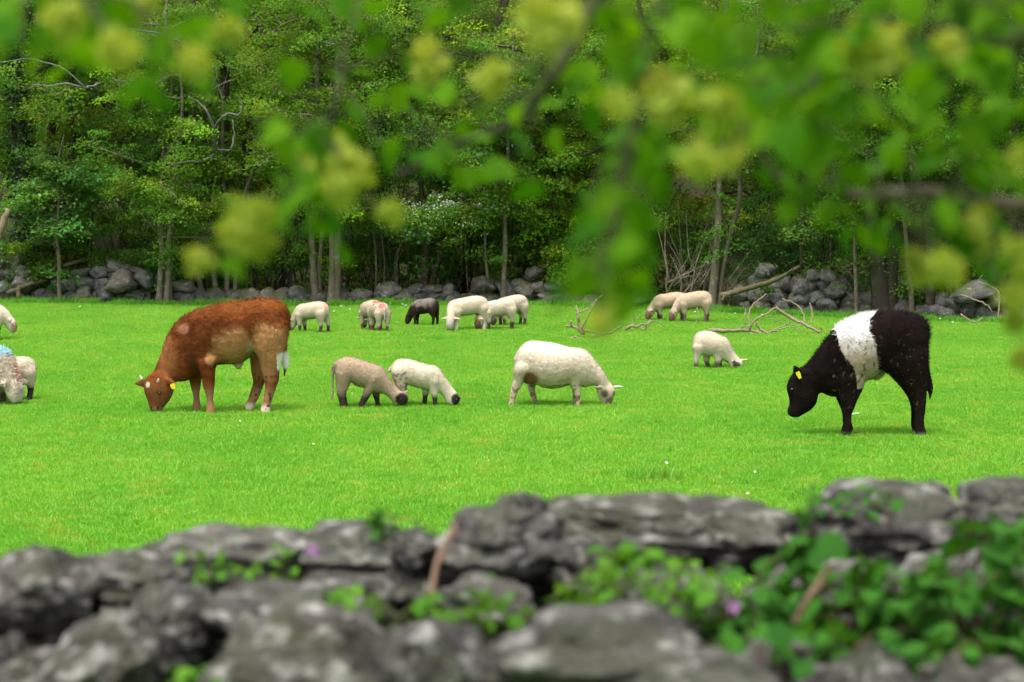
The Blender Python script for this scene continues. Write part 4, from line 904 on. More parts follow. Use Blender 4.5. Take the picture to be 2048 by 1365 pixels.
def coat_ewe(V, Nn):
    nz = fnoise(V, 8, 3) * .2
    col = np.tile(np.array([0.545, 0.455, 0.335]), (len(V), 1)) * (1 + .12 * fnoise(V, 10, 5)[:, None] + .06 * fnoise(V, 40, 5)[:, None])
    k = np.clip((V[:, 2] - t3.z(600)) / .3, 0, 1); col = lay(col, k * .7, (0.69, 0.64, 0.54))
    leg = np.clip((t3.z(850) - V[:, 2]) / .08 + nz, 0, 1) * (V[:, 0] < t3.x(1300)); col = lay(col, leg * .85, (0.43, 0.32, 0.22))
    mud = (fnoise(V, 26, 4) > .1) & (V[:, 2] < t3.z(760)) & (V[:, 0] < t3.x(1300)); col[mud] *= np.array([.55, .45, .38])
    col = lay(col, t3.blob(V, 555, 680, 100, 100, .4, nz) * (V[:, 2] < t3.z(585)), (0.30, 0.135, 0.075))
    hm = V[:, 0] > t3.x(1440)
    col = lay(col, hm * np.clip((t3.z(800) - V[:, 2]) / .05, 0, 1) * .8, (0.50, 0.39, 0.27))
    col = lay(col, t3.blob(V, 1560, 900, 60, 62, .6, nz), (0.10, 0.075, 0.06))
    col = lay(col, t3.blob(V, 1695, 905, 25, 40, .6, nz) * .8, (0.13, 0.10, 0.08))
    col = lay(col, t3.blob(V, 1640, 1010, 75, 70, .7, nz) * .9, (0.13, 0.095, 0.072))
    col = lay(col, t3.blob(V, 1460, 815, 60, 25, .5) * .7, (0.22, 0.15, 0.10))
    col = lay(col, t3.blob(V, 1770, 815, 70, 30, .4), (0.60, 0.55, 0.50))
    return col
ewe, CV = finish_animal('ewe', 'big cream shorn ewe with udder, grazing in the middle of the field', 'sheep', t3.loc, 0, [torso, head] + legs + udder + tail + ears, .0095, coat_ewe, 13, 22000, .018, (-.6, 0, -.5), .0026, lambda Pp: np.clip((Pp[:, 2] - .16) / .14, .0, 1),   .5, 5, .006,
                        eyes=[(t3.x(1560), t3.z(905), -1)], eye_r=.011)

# --- near pair of dark-legged lambs
def coat_lamb(T, wool, leg_z, face, legc, leg_col, face_col, spots=0, soft=.06):
    def fn(V, Nn):
        nz = fnoise(V, 9, 3) * .2
        col = np.tile(np.array(wool), (len(V), 1)) * (1 + .10 * fnoise(V, 10, 5)[:, None] + .05 * fnoise(V, 40, 5)[:, None])
        col = lay(col, np.clip((leg_z - V[:, 2]) / soft + nz * .6, 0, 1) * legc(V), leg_col)
        for (cx_, cy_, rx, ry) in face: col = lay(col, T.blob(V, cx_, cy_, rx, ry, .35, nz * .6), face_col)
        if spots: 
            m = (fnoise(V, 30, 6) > .12) & (V[:, 0] < T.x(1130)) & (V[:, 2] < T.z(560)); col[m] *= .5
        return col
    return fn
t4 = Tracer(640, 660, 6.4, 560, 1030)
torso = t4.ch([(192, 490, 198, 600, .045), (215, 440, 228, 655, .105), (285, 405, 290, 695, .14), (380, 398, 380, 700, .155), (480, 414, 480, 770, .165), (580, 448, 570, 790, .16), (680, 484, 660, 835, .14), (765, 505, 740, 862, .12), (830, 565, 800, 868, .10), (890, 655, 850, 890, .085), (950, 742, 895, 930, .075), (1015, 812, 930, 985, .068), (1060, 850, 950, 1005, .06)])
head = t4.ch([(970, 840, 1080, 835, .05), (975, 880, 1120, 870, .062), (982, 930, 1128, 925, .062), (990, 980, 1122, 975, .052), (1005, 1015, 1105, 1012, .04)], y=-.015)
legs = [t4.leg([(215, 580, 410, 570, .07), (222, 680, 395, 680, .06), (222, 770, 370, 760, .048), (224, 850, 335, 850, .036), (244, 920, 330, 920, .028), (258, 980, 338, 980, .027), (264, 1040, 350, 1040, .032)], y=-.075),
        t4.leg([(235, 600, 400, 590, .06), (240, 700, 385, 700, .05), (240, 790, 350, 790, .042), (240, 870, 330, 870, .033), (262, 940, 335, 940, .027), (275, 1030, 352, 1030, .031)], y=.075),
        t4.leg([(600, 660, 770, 640, .065), (585, 760, 720, 760, .055), (560, 840, 670, 850, .042), (540, 900, 632, 910, .033), (512, 960, 592, 970, .027), (490, 1010, 562, 1015, .028), (484, 1045, 560, 1045, .03)], y=-.07),
        t4.leg([(640, 740, 770, 740, .055), (660, 840, 765, 840, .042), (680, 910, 756, 910, .032), (702, 970, 756, 970, .026), (708, 1032, 775, 1032, .03)], y=.07)]
tail = [t4.ch([(175, 455, 215, 480, .03), (152, 520, 190, 530, .022), (147, 600, 180, 600, .02), (148, 720, 180, 720, .018), (146, 840, 176, 840, .016), (142, 910, 170, 915, .014), (146, 942, 160, 942, .008)])]
ears = [t4.ch([(1035, 865, 1025, 910, .014, -.05), (1005, 872, 1000, 905, .014, -.07), (985, 890, 985, 900, .008, -.08)], power=2), t4.ch([(1075, 830, 1095, 880, .016, .03), (1105, 822, 1125, 862, .014, .05), (1125, 820, 1132, 845, .008, .06)], power=2)]
finish_animal('lamb', 'tan lamb with long hanging tail and black legs, nose in the grass', 'lamb', t4.loc, 0, [torso, head] + legs + tail + ears, .0085,
              coat_lamb(t4, (0.37, 0.28, 0.19), t4.z(790), [(1058, 930, 84, 86)], lambda V: (V[:, 0] < t4.x(800)) & (V[:, 0] > t4.x(190)), (0.045, 0.030, 0.024), (0.030, 0.024, 0.022), soft=.11), 14, 16000, .015, (-.6, 0, -.5), .0022, lambda Pp: np.clip((Pp[:, 2] - .15) / .10, 0, 1), .5, 5, .0045, group='grazing lambs', eyes=[(t4.x(1040), t4.z(930), -1)], eye_r=.009)
t5 = Tracer(640, 660, 6.4, 1280, 1012)
torso = t5.ch([(938, 490, 940, 570, .045), (975, 440, 955, 680, .105), (1065, 422, 1050, 735, .14), (1170, 434, 1160, 760, .155), (1280, 468, 1270, 795, .16), (1380, 498, 1370, 812, .145), (1465, 508, 1450, 842, .125), (1535, 552, 1525, 855, .10), (1600, 652, 1560, 885, .085), (1665, 740, 1588, 930, .072), (1725, 820, 1608, 985, .065), (1755, 860, 1630, 1000, .058)])
head = t5.ch([(1620, 930, 1735, 840, .05), (1635, 970, 1775, 885, .06), (1655, 1000, 1792, 930, .058), (1685, 1012, 1785, 965, .048), (1710, 1018, 1760, 995, .03)], y=-.01)
legs = [t5.leg([(925, 560, 1150, 560, .07), (945, 660, 1125, 660, .06), (975, 740, 1110, 740, .048), (1000, 800, 1092, 800, .037), (1015, 880, 1085, 880, .028), (1012, 960, 1078, 960, .027), (1010, 1025, 1085, 1025, .032)], y=-.075),
        t5.leg([(950, 600, 1130, 590, .06), (985, 720, 1110, 720, .05), (1020, 800, 1105, 800, .038), (1040, 880, 1110, 880, .028), (1035, 950, 1100, 950, .027), (1035, 1010, 1105, 1010, .03)], y=.075),
        t5.leg([(1385, 680, 1530, 680, .06), (1395, 770, 1520, 770, .05), (1418, 850, 1508, 850, .038), (1440, 910, 1504, 910, .029), (1450, 970, 1504, 970, .026), (1452, 1022, 1514, 1022, .03)], y=-.065),
        t5.leg([(1290, 720, 1410, 720, .05), (1305, 820, 1395, 820, .038), (1312, 890, 1380, 890, .03), (1312, 950, 1366, 950, .026), (1304, 1012, 1368, 1012, .03)], y=.07)]
tail = [t5.ch([(960, 450, 985, 490, .03), (910, 505, 940, 545, .024), (870, 560, 905, 590, .02), (855, 580, 870, 598, .012)])]
ears = [t5.ch([(1725, 855, 1730, 900, .014, -.05), (1770, 880, 1765, 925, .014, -.065), (1805, 910, 1800, 932, .01, -.07), (1824, 928, 1820, 934, .006, -.07)], power=2), t5.ch([(1690, 840, 1720, 870, .014, .04), (1700, 830, 1735, 855, .012, .07), (1725, 830, 1738, 842, .008, .09)], power=2)]
finish_animal('lamb', 'cream lamb with short raised tail and speckled thigh behind the tan lamb', 'lamb', t5.loc, 0, [torso, head] + legs + tail + ears, .0085,
              coat_lamb(t5, (0.60, 0.515, 0.39), t5.z(845), [(1750, 935, 68, 78)], lambda V: V[:, 0] < t5.x(1560), (0.040, 0.032, 0.030), (0.030, 0.025, 0.024), spots=1), 15, 16000, .015, (-.6, 0, -.5), .0022, lambda Pp: np.clip((Pp[:, 2] - .15) / .10, 0, 1), .5, 5, .0045, group='grazing lambs', eyes=[(t5.x(1750), t5.z(930), -1)], eye_r=.009)
t6 = Tracer(1260, 570, 5.12, 840, 862)
torso = t6.ch([(645, 590, 648, 680, .05), (662, 535, 660, 710, .10), (700, 502, 695, 725, .13), (765, 487, 765, 745, .15), (850, 498, 850, 748, .155), (925, 535, 915, 765, .145), (985, 558, 955, 795, .12), (1022, 612, 985, 805, .10), (1060, 690, 1000, 822, .082), (1105, 750, 1015, 850, .07), (1135, 785, 1030, 865, .062)])
head = t6.ch([(1030, 790, 1120, 770, .05), (1022, 815, 1148, 800, .06), (1030, 840, 1152, 830, .058), (1055, 862, 1145, 855, .045), (1075, 872, 1125, 870, .03)], y=-.01)
legs = [t6.leg([(640, 640, 760, 640, .07), (645, 700, 740, 700, .055), (650, 750, 712, 750, .04), (652, 800, 696, 800, .03), (654, 870, 698, 870, .032)], y=-.075), t6.leg([(730, 680, 830, 690, .055), (752, 740, 825, 740, .042), (756, 790, 815, 790, .032), (775, 830, 818, 830, .027), (785, 868, 825, 868, .03)], y=.075),
        t6.leg([(840, 660, 945, 660, .06), (850, 730, 938, 730, .05), (862, 790, 928, 790, .036), (870, 830, 918, 830, .028), (870, 872, 924, 872, .031)], y=-.065), t6.leg([(870, 700, 950, 700, .05), (895, 790, 948, 790, .034), (902, 830, 942, 830, .027), (900, 868, 945, 868, .03)], y=.07)]
ears = [t6.ch([(1125, 778, 1135, 805, .016, .02), (1165, 774, 1165, 800, .015, .03), (1195, 776, 1195, 793, .01, .03), (1212, 780, 1210, 786, .006, .03)], power=2), t6.ch([(1080, 785, 1070, 815, .014, -.05), (1055, 788, 1050, 812, .014, -.075), (1040, 792, 1042, 802, .008, -.085)], power=2)]
finish_animal('lamb', 'white lamb alone on the grass between the ewe and the black calf', 'lamb', t6.loc, 0, [torso, head] + legs + ears, .009,
              coat_lamb(t6, (0.60, 0.51, 0.385), t6.z(775), [(1086, 840, 40, 40), (1060, 800, 18, 16)], lambda V: V[:, 0] < t6.x(1000), (0.10, 0.070, 0.055), (0.09, 0.065, 0.055)), 16, 14000, .015, (-.6, 0, -.5), .0022, lambda Pp: np.clip((Pp[:, 2] - .13) / .10, 0, 1), .5, 5, .0045, group='grazing lambs', eyes=[(t6.x(1078), t6.z(825), -1)], eye_r=.009)

# --- the other sheep, from one lamb pattern facing -X, posed one by one
def lamb_parts(sx=1, sz=1, bend=0, fat=1.0, fore=(0, 0), hind=(0, 0), tail_len=.22, headlift=0.0):
    def T_(rows, y=0.0, pw=2.2): return [[a * sx, b * sz, c * sx, d * sz, h * fat * (sx + sz) / 2, (y + (rest[0] if rest else 0)) * (sx + sz) / 2] for (a, b, c, d, h, *rest) in rows]
    hl = headlift; fat0 = fat; slim = lambda rows: [(a, b, c, d + .028 * (1 if a > -.3 else 0), h * .92) for (a, b, c, d, h) in rows]
    torso = T_(slim([(.315, .40, .315, .30, .04), (.30, .45, .30, .26, .09), (.25, .495, .26, .23, .125), (.16, .515, .17, .215, .145), (.05, .505, .05, .195, .152), (-.07, .482, -.06, .185, .15), (-.17, .468, -.15, .178, .135), (-.25, .432, -.20, .178 + hl * .3, .11), (-.305, .36 + hl * .4, -.235, .165 + hl * .6, .09), (-.35, .28 + hl * .7, -.262, .14 + hl * .8, .077), (-.385, .205 + hl, -.285, .10 + hl, .066)]))
    head = T_([(-.375, .225 + hl, -.275, .14 + hl, .05), (-.412, .175 + hl, -.285, .095 + hl, .062), (-.432, .125 + hl, -.315, .06 + hl, .058), (-.43, .075 + hl, -.345, .03 + hl, .046), (-.42, .035 + hl, -.365, .012 + hl, .034)])
    k_ = (sx + sz) / 2
    ears = [ear((-.345 * sx, s_ * .045 * k_, (.195 + hl) * sz), (-.352 * sx, s_ * .165 * k_, (.182 + hl) * sz), .055 * k_, .026, (0.4, 0, 1)) for s_ in (-1, 1)]
    legs = []
    for s, o_ in zip((-1, 1), fore):
        legs.append(T_([(-.20, .40, -.14, .40, .02, -s * .03), (-.23, .35, -.11, .35, .05, -s * .012), (-.25, .30, -.09, .30, .068), (-.235 + o_ * .3, .22, -.12 + o_ * .3, .22, .05), (-.215 + o_ * .6, .14, -.14 + o_ * .6, .14, .035), (-.20 + o_ * .85, .07, -.148 + o_ * .85, .07, .027), (-.205 + o_, -.005, -.145 + o_, -.005, .031)], s * .072))
    for s, o_ in zip((-1, 1), hind):
        legs.append(T_([(.20, .44, .26, .44, .02, -s * .035), (.14, .39, .30, .39, .06, -s * .012), (.11, .33, .315, .33, .078), (.15 + o_ * .3, .23, .30 + o_ * .3, .23, .055), (.20 + o_ * .6, .165, .285 + o_ * .6, .17, .038), (.215 + o_ * .8, .10, .275 + o_ * .8, .10, .028), (.205 + o_, .05, .262 + o_, .05, .026), (.20 + o_, -.005, .265 + o_, -.005, .031)], s * .078))
    tl = [T_([(.305, .455, .29, .42, .025), (.335, .42, .305, .40, .022), (.345, .36, .318, .35, .02), (.345, .42 - tail_len * .7, .32, .42 - tail_len * .7, .018), (.34, .42 - tail_len, .325, .42 - tail_len, .012)])] if tail_len else []
    out = []
    for rows in [torso, head] + legs + tl: out.append(loft(rows))
    out += ears
    if bend:
        res = []
        for V, T in out:
            V = V.copy(); x0 = -.19 * sx; w = np.clip((x0 - V[:, 0]) / (.14 * sx), 0, 1) * (V[:, 2] < 9)
            isleg = V[:, 2].min() < .0 and V[:, 0].max() > -.16 * sx and V[:, 2].max() < .46 * sz
            if not isleg:
                a_ = bend * w; dx = V[:, 0] - x0; dy = V[:, 1]
                nx_ = x0 + dx * np.cos(a_) - dy * np.sin(a_); ny_ = dx * np.sin(a_) + dy * np.cos(a_); V[:, 0], V[:, 1] = nx_, ny_
            res.append((V, T))
        out = res
    return out
def far_lamb(lab, px, py, yaw, wool=(0.56, 0.47, 0.35), legc=(0.075, 0.05, 0.04), facec=(0.10, 0.07, 0.055), leg_z=.17, sx=1.0, sz=1.0, bend=0.0, marks=(), seed=0, face=True, fur_len=.015, fur_n=9000, lump=.0045, name='lamb', voxel=.0105, loc=None, pied=None, eyes=True, **kw):
    L0 = loc or G(px, py); L0.z = float(ground_z(L0.x, L0.y)) + .02
    parts = lamb_parts(sx, sz, bend, **kw)
    hl = kw.get('headlift', 0)
    def fn(V, Nn):
        nz = fnoise(V, 9, seed) * .2
        col = np.tile(np.array(wool), (len(V), 1)) * (1 + .10 * fnoise(V, 10, 5)[:, None] + .05 * fnoise(V, 40, 5)[:, None])
        body = V[:, 0] > -.24 * sx
        col = lay(col, np.clip((leg_z * sz - V[:, 2]) / .05 + nz * .6, 0, 1) * body, legc)
        if pied: 
            m = np.clip((V[:, 2] / sz - .34) / .08 + fnoise(V, 13, 3) * 1.3, 0, 1) * np.clip((.30 - V[:, 0] / sx) / .1, 0, 1); col = lay(col, m, pied)
        if face:
            hx = np.array([-.40 * sx, 0, (.085 + hl) * sz]); 
            x0 = -.19 * sx; dx = hx[0] - x0; hx = np.array([x0 + dx * math.cos(bend), dx * math.sin(bend), hx[2]])
            q = np.linalg.norm((V - hx) / np.array([.085, .085, .11]), axis=1) + nz
            col = lay(col, np.clip((1.15 - q) / .3, 0, 1), facec)
        for (mx, my, mz, rx, c) in marks:
            q = np.sqrt(((V[:, 0] / sx - mx) / rx) ** 2 + ((V[:, 1] - my) / (rx * 1.3)) ** 2 + ((V[:, 2] / sz - mz) / .09) ** 2) + nz
            col = lay(col, np.clip((1.15 - q) / .4, 0, 1) * .8, c)
        return col
    body, V = finish_animal(name, lab, 'sheep' if name != 'lamb' else 'lamb', L0, yaw, parts, voxel, fn, seed + 20, fur_n, fur_len, (.6, 0, -.5), .0026 if fur_len < .03 else .006, lambda Pp: np.clip((Pp[:, 2] - leg_z * sz * .75) / (.09 * sz), 0, 1), .5, 4, lump, group='grazing lambs' if name == 'lamb' else None)
    if eyes:
        for s in (-1, 1):
            x0 = -.19 * sx; ex, ey = -.375 * sx - x0, s * .058 * (sx + sz) / 2; e = link('eye', np_mesh('eye', sph_V * .010, sph_F), M['eye'], body)
            e.location = (x0 + ex * math.cos(bend) - ey * math.sin(bend), ex * math.sin(bend) + ey * math.cos(bend), (.135 + hl) * sz)
    return body
R = math.radians
RED = (0.62, 0.10, 0.10); BLUE = (0.22, 0.52, 0.62); GREEN = (0.30, 0.58, 0.47)
far_lamb('white lamb with dark feet half hidden by the brown calf\'s rump', 622, 666, R(-22), sz=1.0, sx=.98, leg_z=.15, seed=1, hind=(-.02, .05), fore=(.0, .03), marks=[(.29, 0, .45, .05, (0.68, .32, .28))], tail_len=.16)
far_lamb('red-striped white lamb seen from behind, front one of its pair', 757, 664, R(-68), leg_z=.14, legc=(.16, .08, .055), seed=2, marks=[(.27, -.03, .475, .05, RED), (.14, 0, .51, .05, RED)], tail_len=.24, sz=.96, sx=.95)
far_lamb('red-striped white lamb half hidden behind the other red-striped lamb', 741, 661, R(-62), leg_z=.14, legc=(.16, .08, .055), seed=3, marks=[(.24, 0, .49, .06, RED), (.08, 0, .50, .05, RED)], bend=R(-15), sz=1.0, sx=.98)
far_lamb('dark brown lamb with mottled grey back, grazing beside the wall', 848, 653, R(-18), wool=(0.040, 0.028, 0.022), legc=(.02, .016, .014), facec=(.045, .03, .022), pied=(.22, .19, .155), seed=4, sx=.80, sz=.93, hind=(.0, .04), tail_len=.2)
far_lamb('white-faced lamb with wide pale ears and red rump, facing out of the wall', 934, 662, R(22), legc=(.62, .55, .45), facec=(.42, .38, .33), leg_z=.13, seed=5, bend=R(48), sx=1.16, sz=1.1, marks=[(.27, 0, .50, .05, RED), (-.19, .02, .47, .05, (.72, .25, .38))], fore=(-.02, .04), tail_len=0)
far_lamb('white lamb with green back spot and dark brown face', 996, 661, R(12), legc=(.06, .045, .038), facec=(.13, .075, .045), seed=6, bend=R(20), sx=.98, sz=1.0, marks=[(-.08, -.09, .455, .05, GREEN)], fore=(.0, -.05), hind=(-.02, .03), leg_z=.16, tail_len=.0)
far_lamb('white lamb partly hidden behind the lamb with the green spot', 1022, 654, R(28), legc=(.08, .06, .05), seed=7, sx=.95, sz=1.02, leg_z=.15, tail_len=.0, bend=R(8))
far_lamb('pale lamb grazing by the pale trunk, left of two alike', 1338, 645, R(3), wool=(0.46, 0.36, 0.25), facec=(.17, .10, .075), seed=8, sx=1.0, sz=.97, leg_z=.14, bend=R(12), fore=(.03, .0), tail_len=.0)
far_lamb('pale lamb grazing by the pale trunk, right of two alike', 1386, 648, R(6), wool=(0.48, 0.375, 0.26), facec=(.17, .10, .075), legc=(.16, .11, .085), seed=9, sx=1.04, sz=1.06, leg_z=.17, bend=R(15), hind=(-.05, .02), fore=(.03, .0), tail_len=.0)
far_lamb('small white lamb standing behind the fleecy ewe at the left edge', 20, 801, R(16), seed=10, sx=.98, sz=1.0, leg_z=.19, legc=(.035, .03, .03), tail_len=.0)
far_lamb('fleecy unshorn ewe with blue back mark and red head mark, cut by the left edge', -38, 808, R(180 - 18), wool=(.58, .50, .38), legc=(.10, .08, .06), facec=(.45, .38, .32), leg_z=.12, seed=11, sx=1.34, sz=1.42, fat=1.28, marks=[(-.2, 0, .47, .12, BLUE), (-.34, -.02, .26, .06, (.72, .28, .24))], fur_len=.05, fur_n=16000, lump=.028, name='ewe', tail_len=.0, bend=R(-14), voxel=.012)
far_lamb('cream sheep reaching into view at the left edge with lowered head', -32, 683, R(180 + 6), wool=(.64, .55, .44), facec=(.34, .20, .15), seed=12, sx=1.2, sz=1.22, headlift=.07, name='sheep', tail_len=.0)

# ------------------------------------------------------------------ small things in the grass
def daisy(lab, px, py, grp=None, size=.010):
    q = G(px, py); z = float(ground_z(q.x, q.y)) + .075
    root = empty('daisy', (q.x, q.y, z - .075)); tag(root, lab, 'daisy', grp)
    V = [(0, 0, 0)]; Fc = []
    for k in range(11):
        a = k * 2 * math.pi / 11; b = a + .42
        V += [(math.cos(a) * size * 1.1, math.sin(a) * size * 1.1, .003), (math.cos(b) * size * 1.1, math.sin(b) * size * 1.1, .003)]; Fc.append((0, 2 * k + 1, 2 * k + 2))
    me = bpy.data.meshes.new('petals'); me.from_pydata(V, [], Fc); o = link('petals', me, M['petal_white'], root); o.location = (0, 0, .075); o.rotation_euler = (.5, rnd.uniform(-.3, .3), 0)
    c = link('centre', np_mesh('centre', sph_V * np.array([.005, .005, .003]), sph_F), M['pollen'], root); c.location = (0, -.001, .078)
    V2, F2 = tube_arrays([([np.array([0, 0, 0.0]), np.array([0.003, 0, .04]), np.array([0, 0, .075])], [.0012, .001, .001])], 5); link('stalk', np_mesh('stalk', V2, F2), M['stem_green'], root)
daisy('large white daisy in the near grass, below and right of the ewe', 1333, 945, size=.013)
daisy('small white daisy above the front wall, towards the black calf', 1510, 963)
daisy('small white daisy just over the long slab of the front wall', 1495, 1008)
daisy('small white daisy in the grass below the tan lamb', 627, 903)
daisy('small white daisy in the grass just below the brown calf', 480, 855)
for (px, py) in [(805, 617), (682, 620), (700, 626), (668, 630), (1390, 632), (1470, 634), (1524, 636), (1880, 645), (1905, 652), (640, 616), (812, 619), (1850, 645), (160, 622), (36, 610), (1490, 634)]:
    daisy('tiny white daisy in the shaded grass along the far wall', px, py, 'daisies along the far wall', .013)
q = G(1708, 838); fe = empty('feather', (q.x, q.y, float(ground_z(q.x, q.y)) + .06)); tag(fe, 'white feather-like scrap on the grass behind the black calf\'s front leg', 'feather')
V, T = loft([(-.055, 0, -.055, .004, .002, 0), (-.03, .004, -.03, .012, .014, 0), (.02, .012, .02, .02, .016, .004), (.06, .02, .06, .024, .003, .008)], n=10); link('vane', np_mesh('vane', V, T), M['petal_white'], fe)
V, F4 = tube_arrays([([np.array([-.075, 0, 0]), np.array([0, 0, .014]), np.array([.065, .008, .024])], [.0015, .0015, .001])], 5); link('quill', np_mesh('quill', V, F4), M['petal_white'], fe)

# ------------------------------------------------------------------ front wall
fw = empty('dry_stone_wall', (0, 4.2, 1.15)); tag(fw, 'weathered lichen-spotted limestone wall close in front, out of focus', 'stone wall', kind='thing')
def near_stone(px0, py0, px1, py1, d, seed, thick=.34, tilt=0.0, **kw):
    s = F / d; c = P((px0 + px1) / 2, (py0 + py1) / 2, d); w, h = (px1 - px0) / s, (py1 - py0) / s
    me = rock_mesh(seed, 5, planes=kw.get('planes', 11), soft=kw.get('soft', 26), rough=kw.get('rough', .13), cut=(.72, 1.05), freq=1.8, box=7.0, strata=.12); me.materials.append(M['stone_near'])
    o = link('stone', me, None, fw); o.location = c - fw.location; o.scale = (w / 2, thick / 2, h / 2); o.rotation_euler = (rnd.uniform(-.1, .1), tilt, rnd.uniform(-.15, .15)); return o
NS = [(-60, 1085, 215, 1310, 4.15, .45, .05), (150, 1100, 385, 1215, 4.25, .35, .12), (255, 1052, 640, 1190, 4.6, .40, -.03), (560, 1048, 850, 1165, 4.65, .38, .02), (780, 1055, 900, 1150, 4.5, .3, -.15),
      (865, 1005, 1125, 1155, 4.4, .42, -.04), (985, 985, 1095, 1070, 4.5, .3, .1), (1060, 985, 1500, 1110, 4.75, .45, .05), (1085, 1070, 1235, 1200, 4.4, .3, .35), (1320, 1000, 1640, 1160, 4.7, .42, .02),
      (1575, 965, 1950, 1115, 4.7, .45, -.05), (1890, 950, 2110, 1105, 4.7, .4, .03),
      (0, 1300, 170, 1460, 3.75, .35, .1), (50, 1245, 345, 1460, 3.7, .4, -.45), (245, 1170, 440, 1345, 3.95, .38, .15), (395, 1165, 720, 1300, 4.0, .4, .1), (415, 1215, 860, 1480, 3.5, .42, .04), (690, 1222, 1000, 1480, 3.52, .4, -.02), (930, 1225, 1450, 1430, 3.5, .45, -.05),
      (1150, 1310, 1600, 1500, 3.35, .4, .02), (1580, 1305, 1840, 1500, 3.5, .38, -.2), (1790, 1315, 2130, 1500, 3.5, .42, .05), (880, 1150, 1080, 1260, 4.1, .35, .05),
      (-80, 1270, 60, 1480, 3.85, .4, 0), (560, 1150, 800, 1260, 4.25, .3, .0), (1200, 1150, 1500, 1300, 4.15, .4, .08), (1480, 1120, 1800, 1290, 4.2, .4, -.05), (1760, 1090, 2100, 1300, 4.25, .42, .04), (1480, 1260, 1720, 1420, 3.8, .35, .1), (760, 1110, 970, 1240, 4.5, .35, 0), (960, 1120, 1250, 1250, 4.6, .35, .1), (620, 1110, 820, 1220, 4.65, .3, 0), (1060, 1015, 1340, 1150, 4.85, .35, 0.03), (1300, 1030, 1700, 1150, 4.9, .3, 0), (1600, 1050, 1900, 1190, 4.8, .35, .02), (1800, 1040, 2110, 1180, 4.85, .35, -.03)]
for k, (a_, b_, c_, d_, dd, th, ti) in enumerate(NS): near_stone(a_, b_, c_, d_, dd, 500 + k, th, ti)
# the body of the wall below
body_meshes = [rock_mesh(560 + k, 3, planes=9, soft=12, rough=.08, cut=(.6, .95)) for k in range(5)]
for me in body_meshes: me.materials.append(M['stone_near'])
for row, (zc, y0, y1) in enumerate([(1.78, 3.6, 4.75), (1.5, 3.5, 4.85), (1.25, 3.45, 4.95)]):
    for yc in (y0, (y0 + y1) / 2, y1):
        x = -2.6 + rnd.uniform(0, .2)
        while x < 2.6:
            w = rnd.uniform(.35, .6); o = bpy.data.objects.new('stone', rnd.choice(body_meshes)); COL.objects.link(o); o.parent = fw
            o.location = Vector((x + w / 2, yc + rnd.uniform(-.05, .05), zc + rnd.uniform(-.03, .03))) - fw.location
            o.scale = (w / 2 + .02, .32, .17); o.rotation_euler = (rnd.uniform(-.1, .1), rnd.uniform(-.1, .1), rnd.uniform(-.2, .2)); x += w

for side in (-1, 1):
    for yc, zc in ((3.55, 1.98), (4.1, 1.96), (4.65, 2.02)):
        x = 1.12
        while x < 2.5:
            w = rnd.uniform(.4, .65); o = bpy.data.objects.new('stone', rnd.choice(body_meshes)); COL.objects.link(o); o.parent = fw
            o.location = Vector((side * (x + w / 2), yc + rnd.uniform(-.05, .05), zc + rnd.uniform(-.03, .03))) - fw.location
            o.scale = (w / 2 + .02, .3, .13); o.rotation_euler = (rnd.uniform(-.1, .1), rnd.uniform(-.1, .1), rnd.uniform(-.2, .2)); x += w
# ------------------------------------------------------------------ leaves of the near plants (shared leaf shapes)
def leaf_shape(name, outline, mat, fold=.25, curl=.2):
    """outline: half widths along the length (unit length), folded along the midrib"""
    n_ = len(outline); V = []; Fc = []
    for i_, w in enumerate(outline):
        t_ = i_ / (n_ - 1); z = -curl * t_ * t_
        V += [(t_, 0, z), (t_, w, z + fold * w), (t_, -w, z + fold * w)]
    for i_ in range(n_ - 1):
        a_, b_ = 3 * i_, 3 * i_ + 3
        Fc += [(a_, b_, b_ + 1, a_ + 1), (a_, a_ + 2, b_ + 2, b_)]
    me = bpy.data.meshes.new(name); me.from_pydata(V, [], Fc)
    for p_ in me.polygons: p_.use_smooth = True
    me.materials.append(mat); return me
elm = [leaf_shape('elm_leaf', o_, M['elm_leaf'], f_, c_) for o_, f_, c_ in [([.02, .22, .33, .36, .32, .24, .14, .01], .25, .2), ([.02, .25, .37, .38, .34, .22, .1, .01], .4, .35), ([.02, .18, .30, .36, .33, .27, .15, .01], .15, .05)]]
bram = [leaf_shape('bramble_leaf', o_, M['bramble_leaf'], f_, c_) for o_, f_, c_ in [([.02, .28, .40, .40, .33, .2, .01], .3, .25), ([.02, .22, .34, .38, .3, .16, .01], .2, .1)]]
herb = [leaf_shape('herb_leaf', o_, M['herb_leaf'], f_, c_) for o_, f_, c_ in [([.02, .3, .42, .4, .25, .01], .3, .3), ([.02, .2, .3, .3, .2, .01], .2, .1)]]
def put(name, me, parent, loc, size, rot):
    o = bpy.data.objects.new(name, me); COL.objects.link(o); o.parent = parent; o.location = loc; o.scale = (size,) * 3; o.rotation_euler = rot; return o
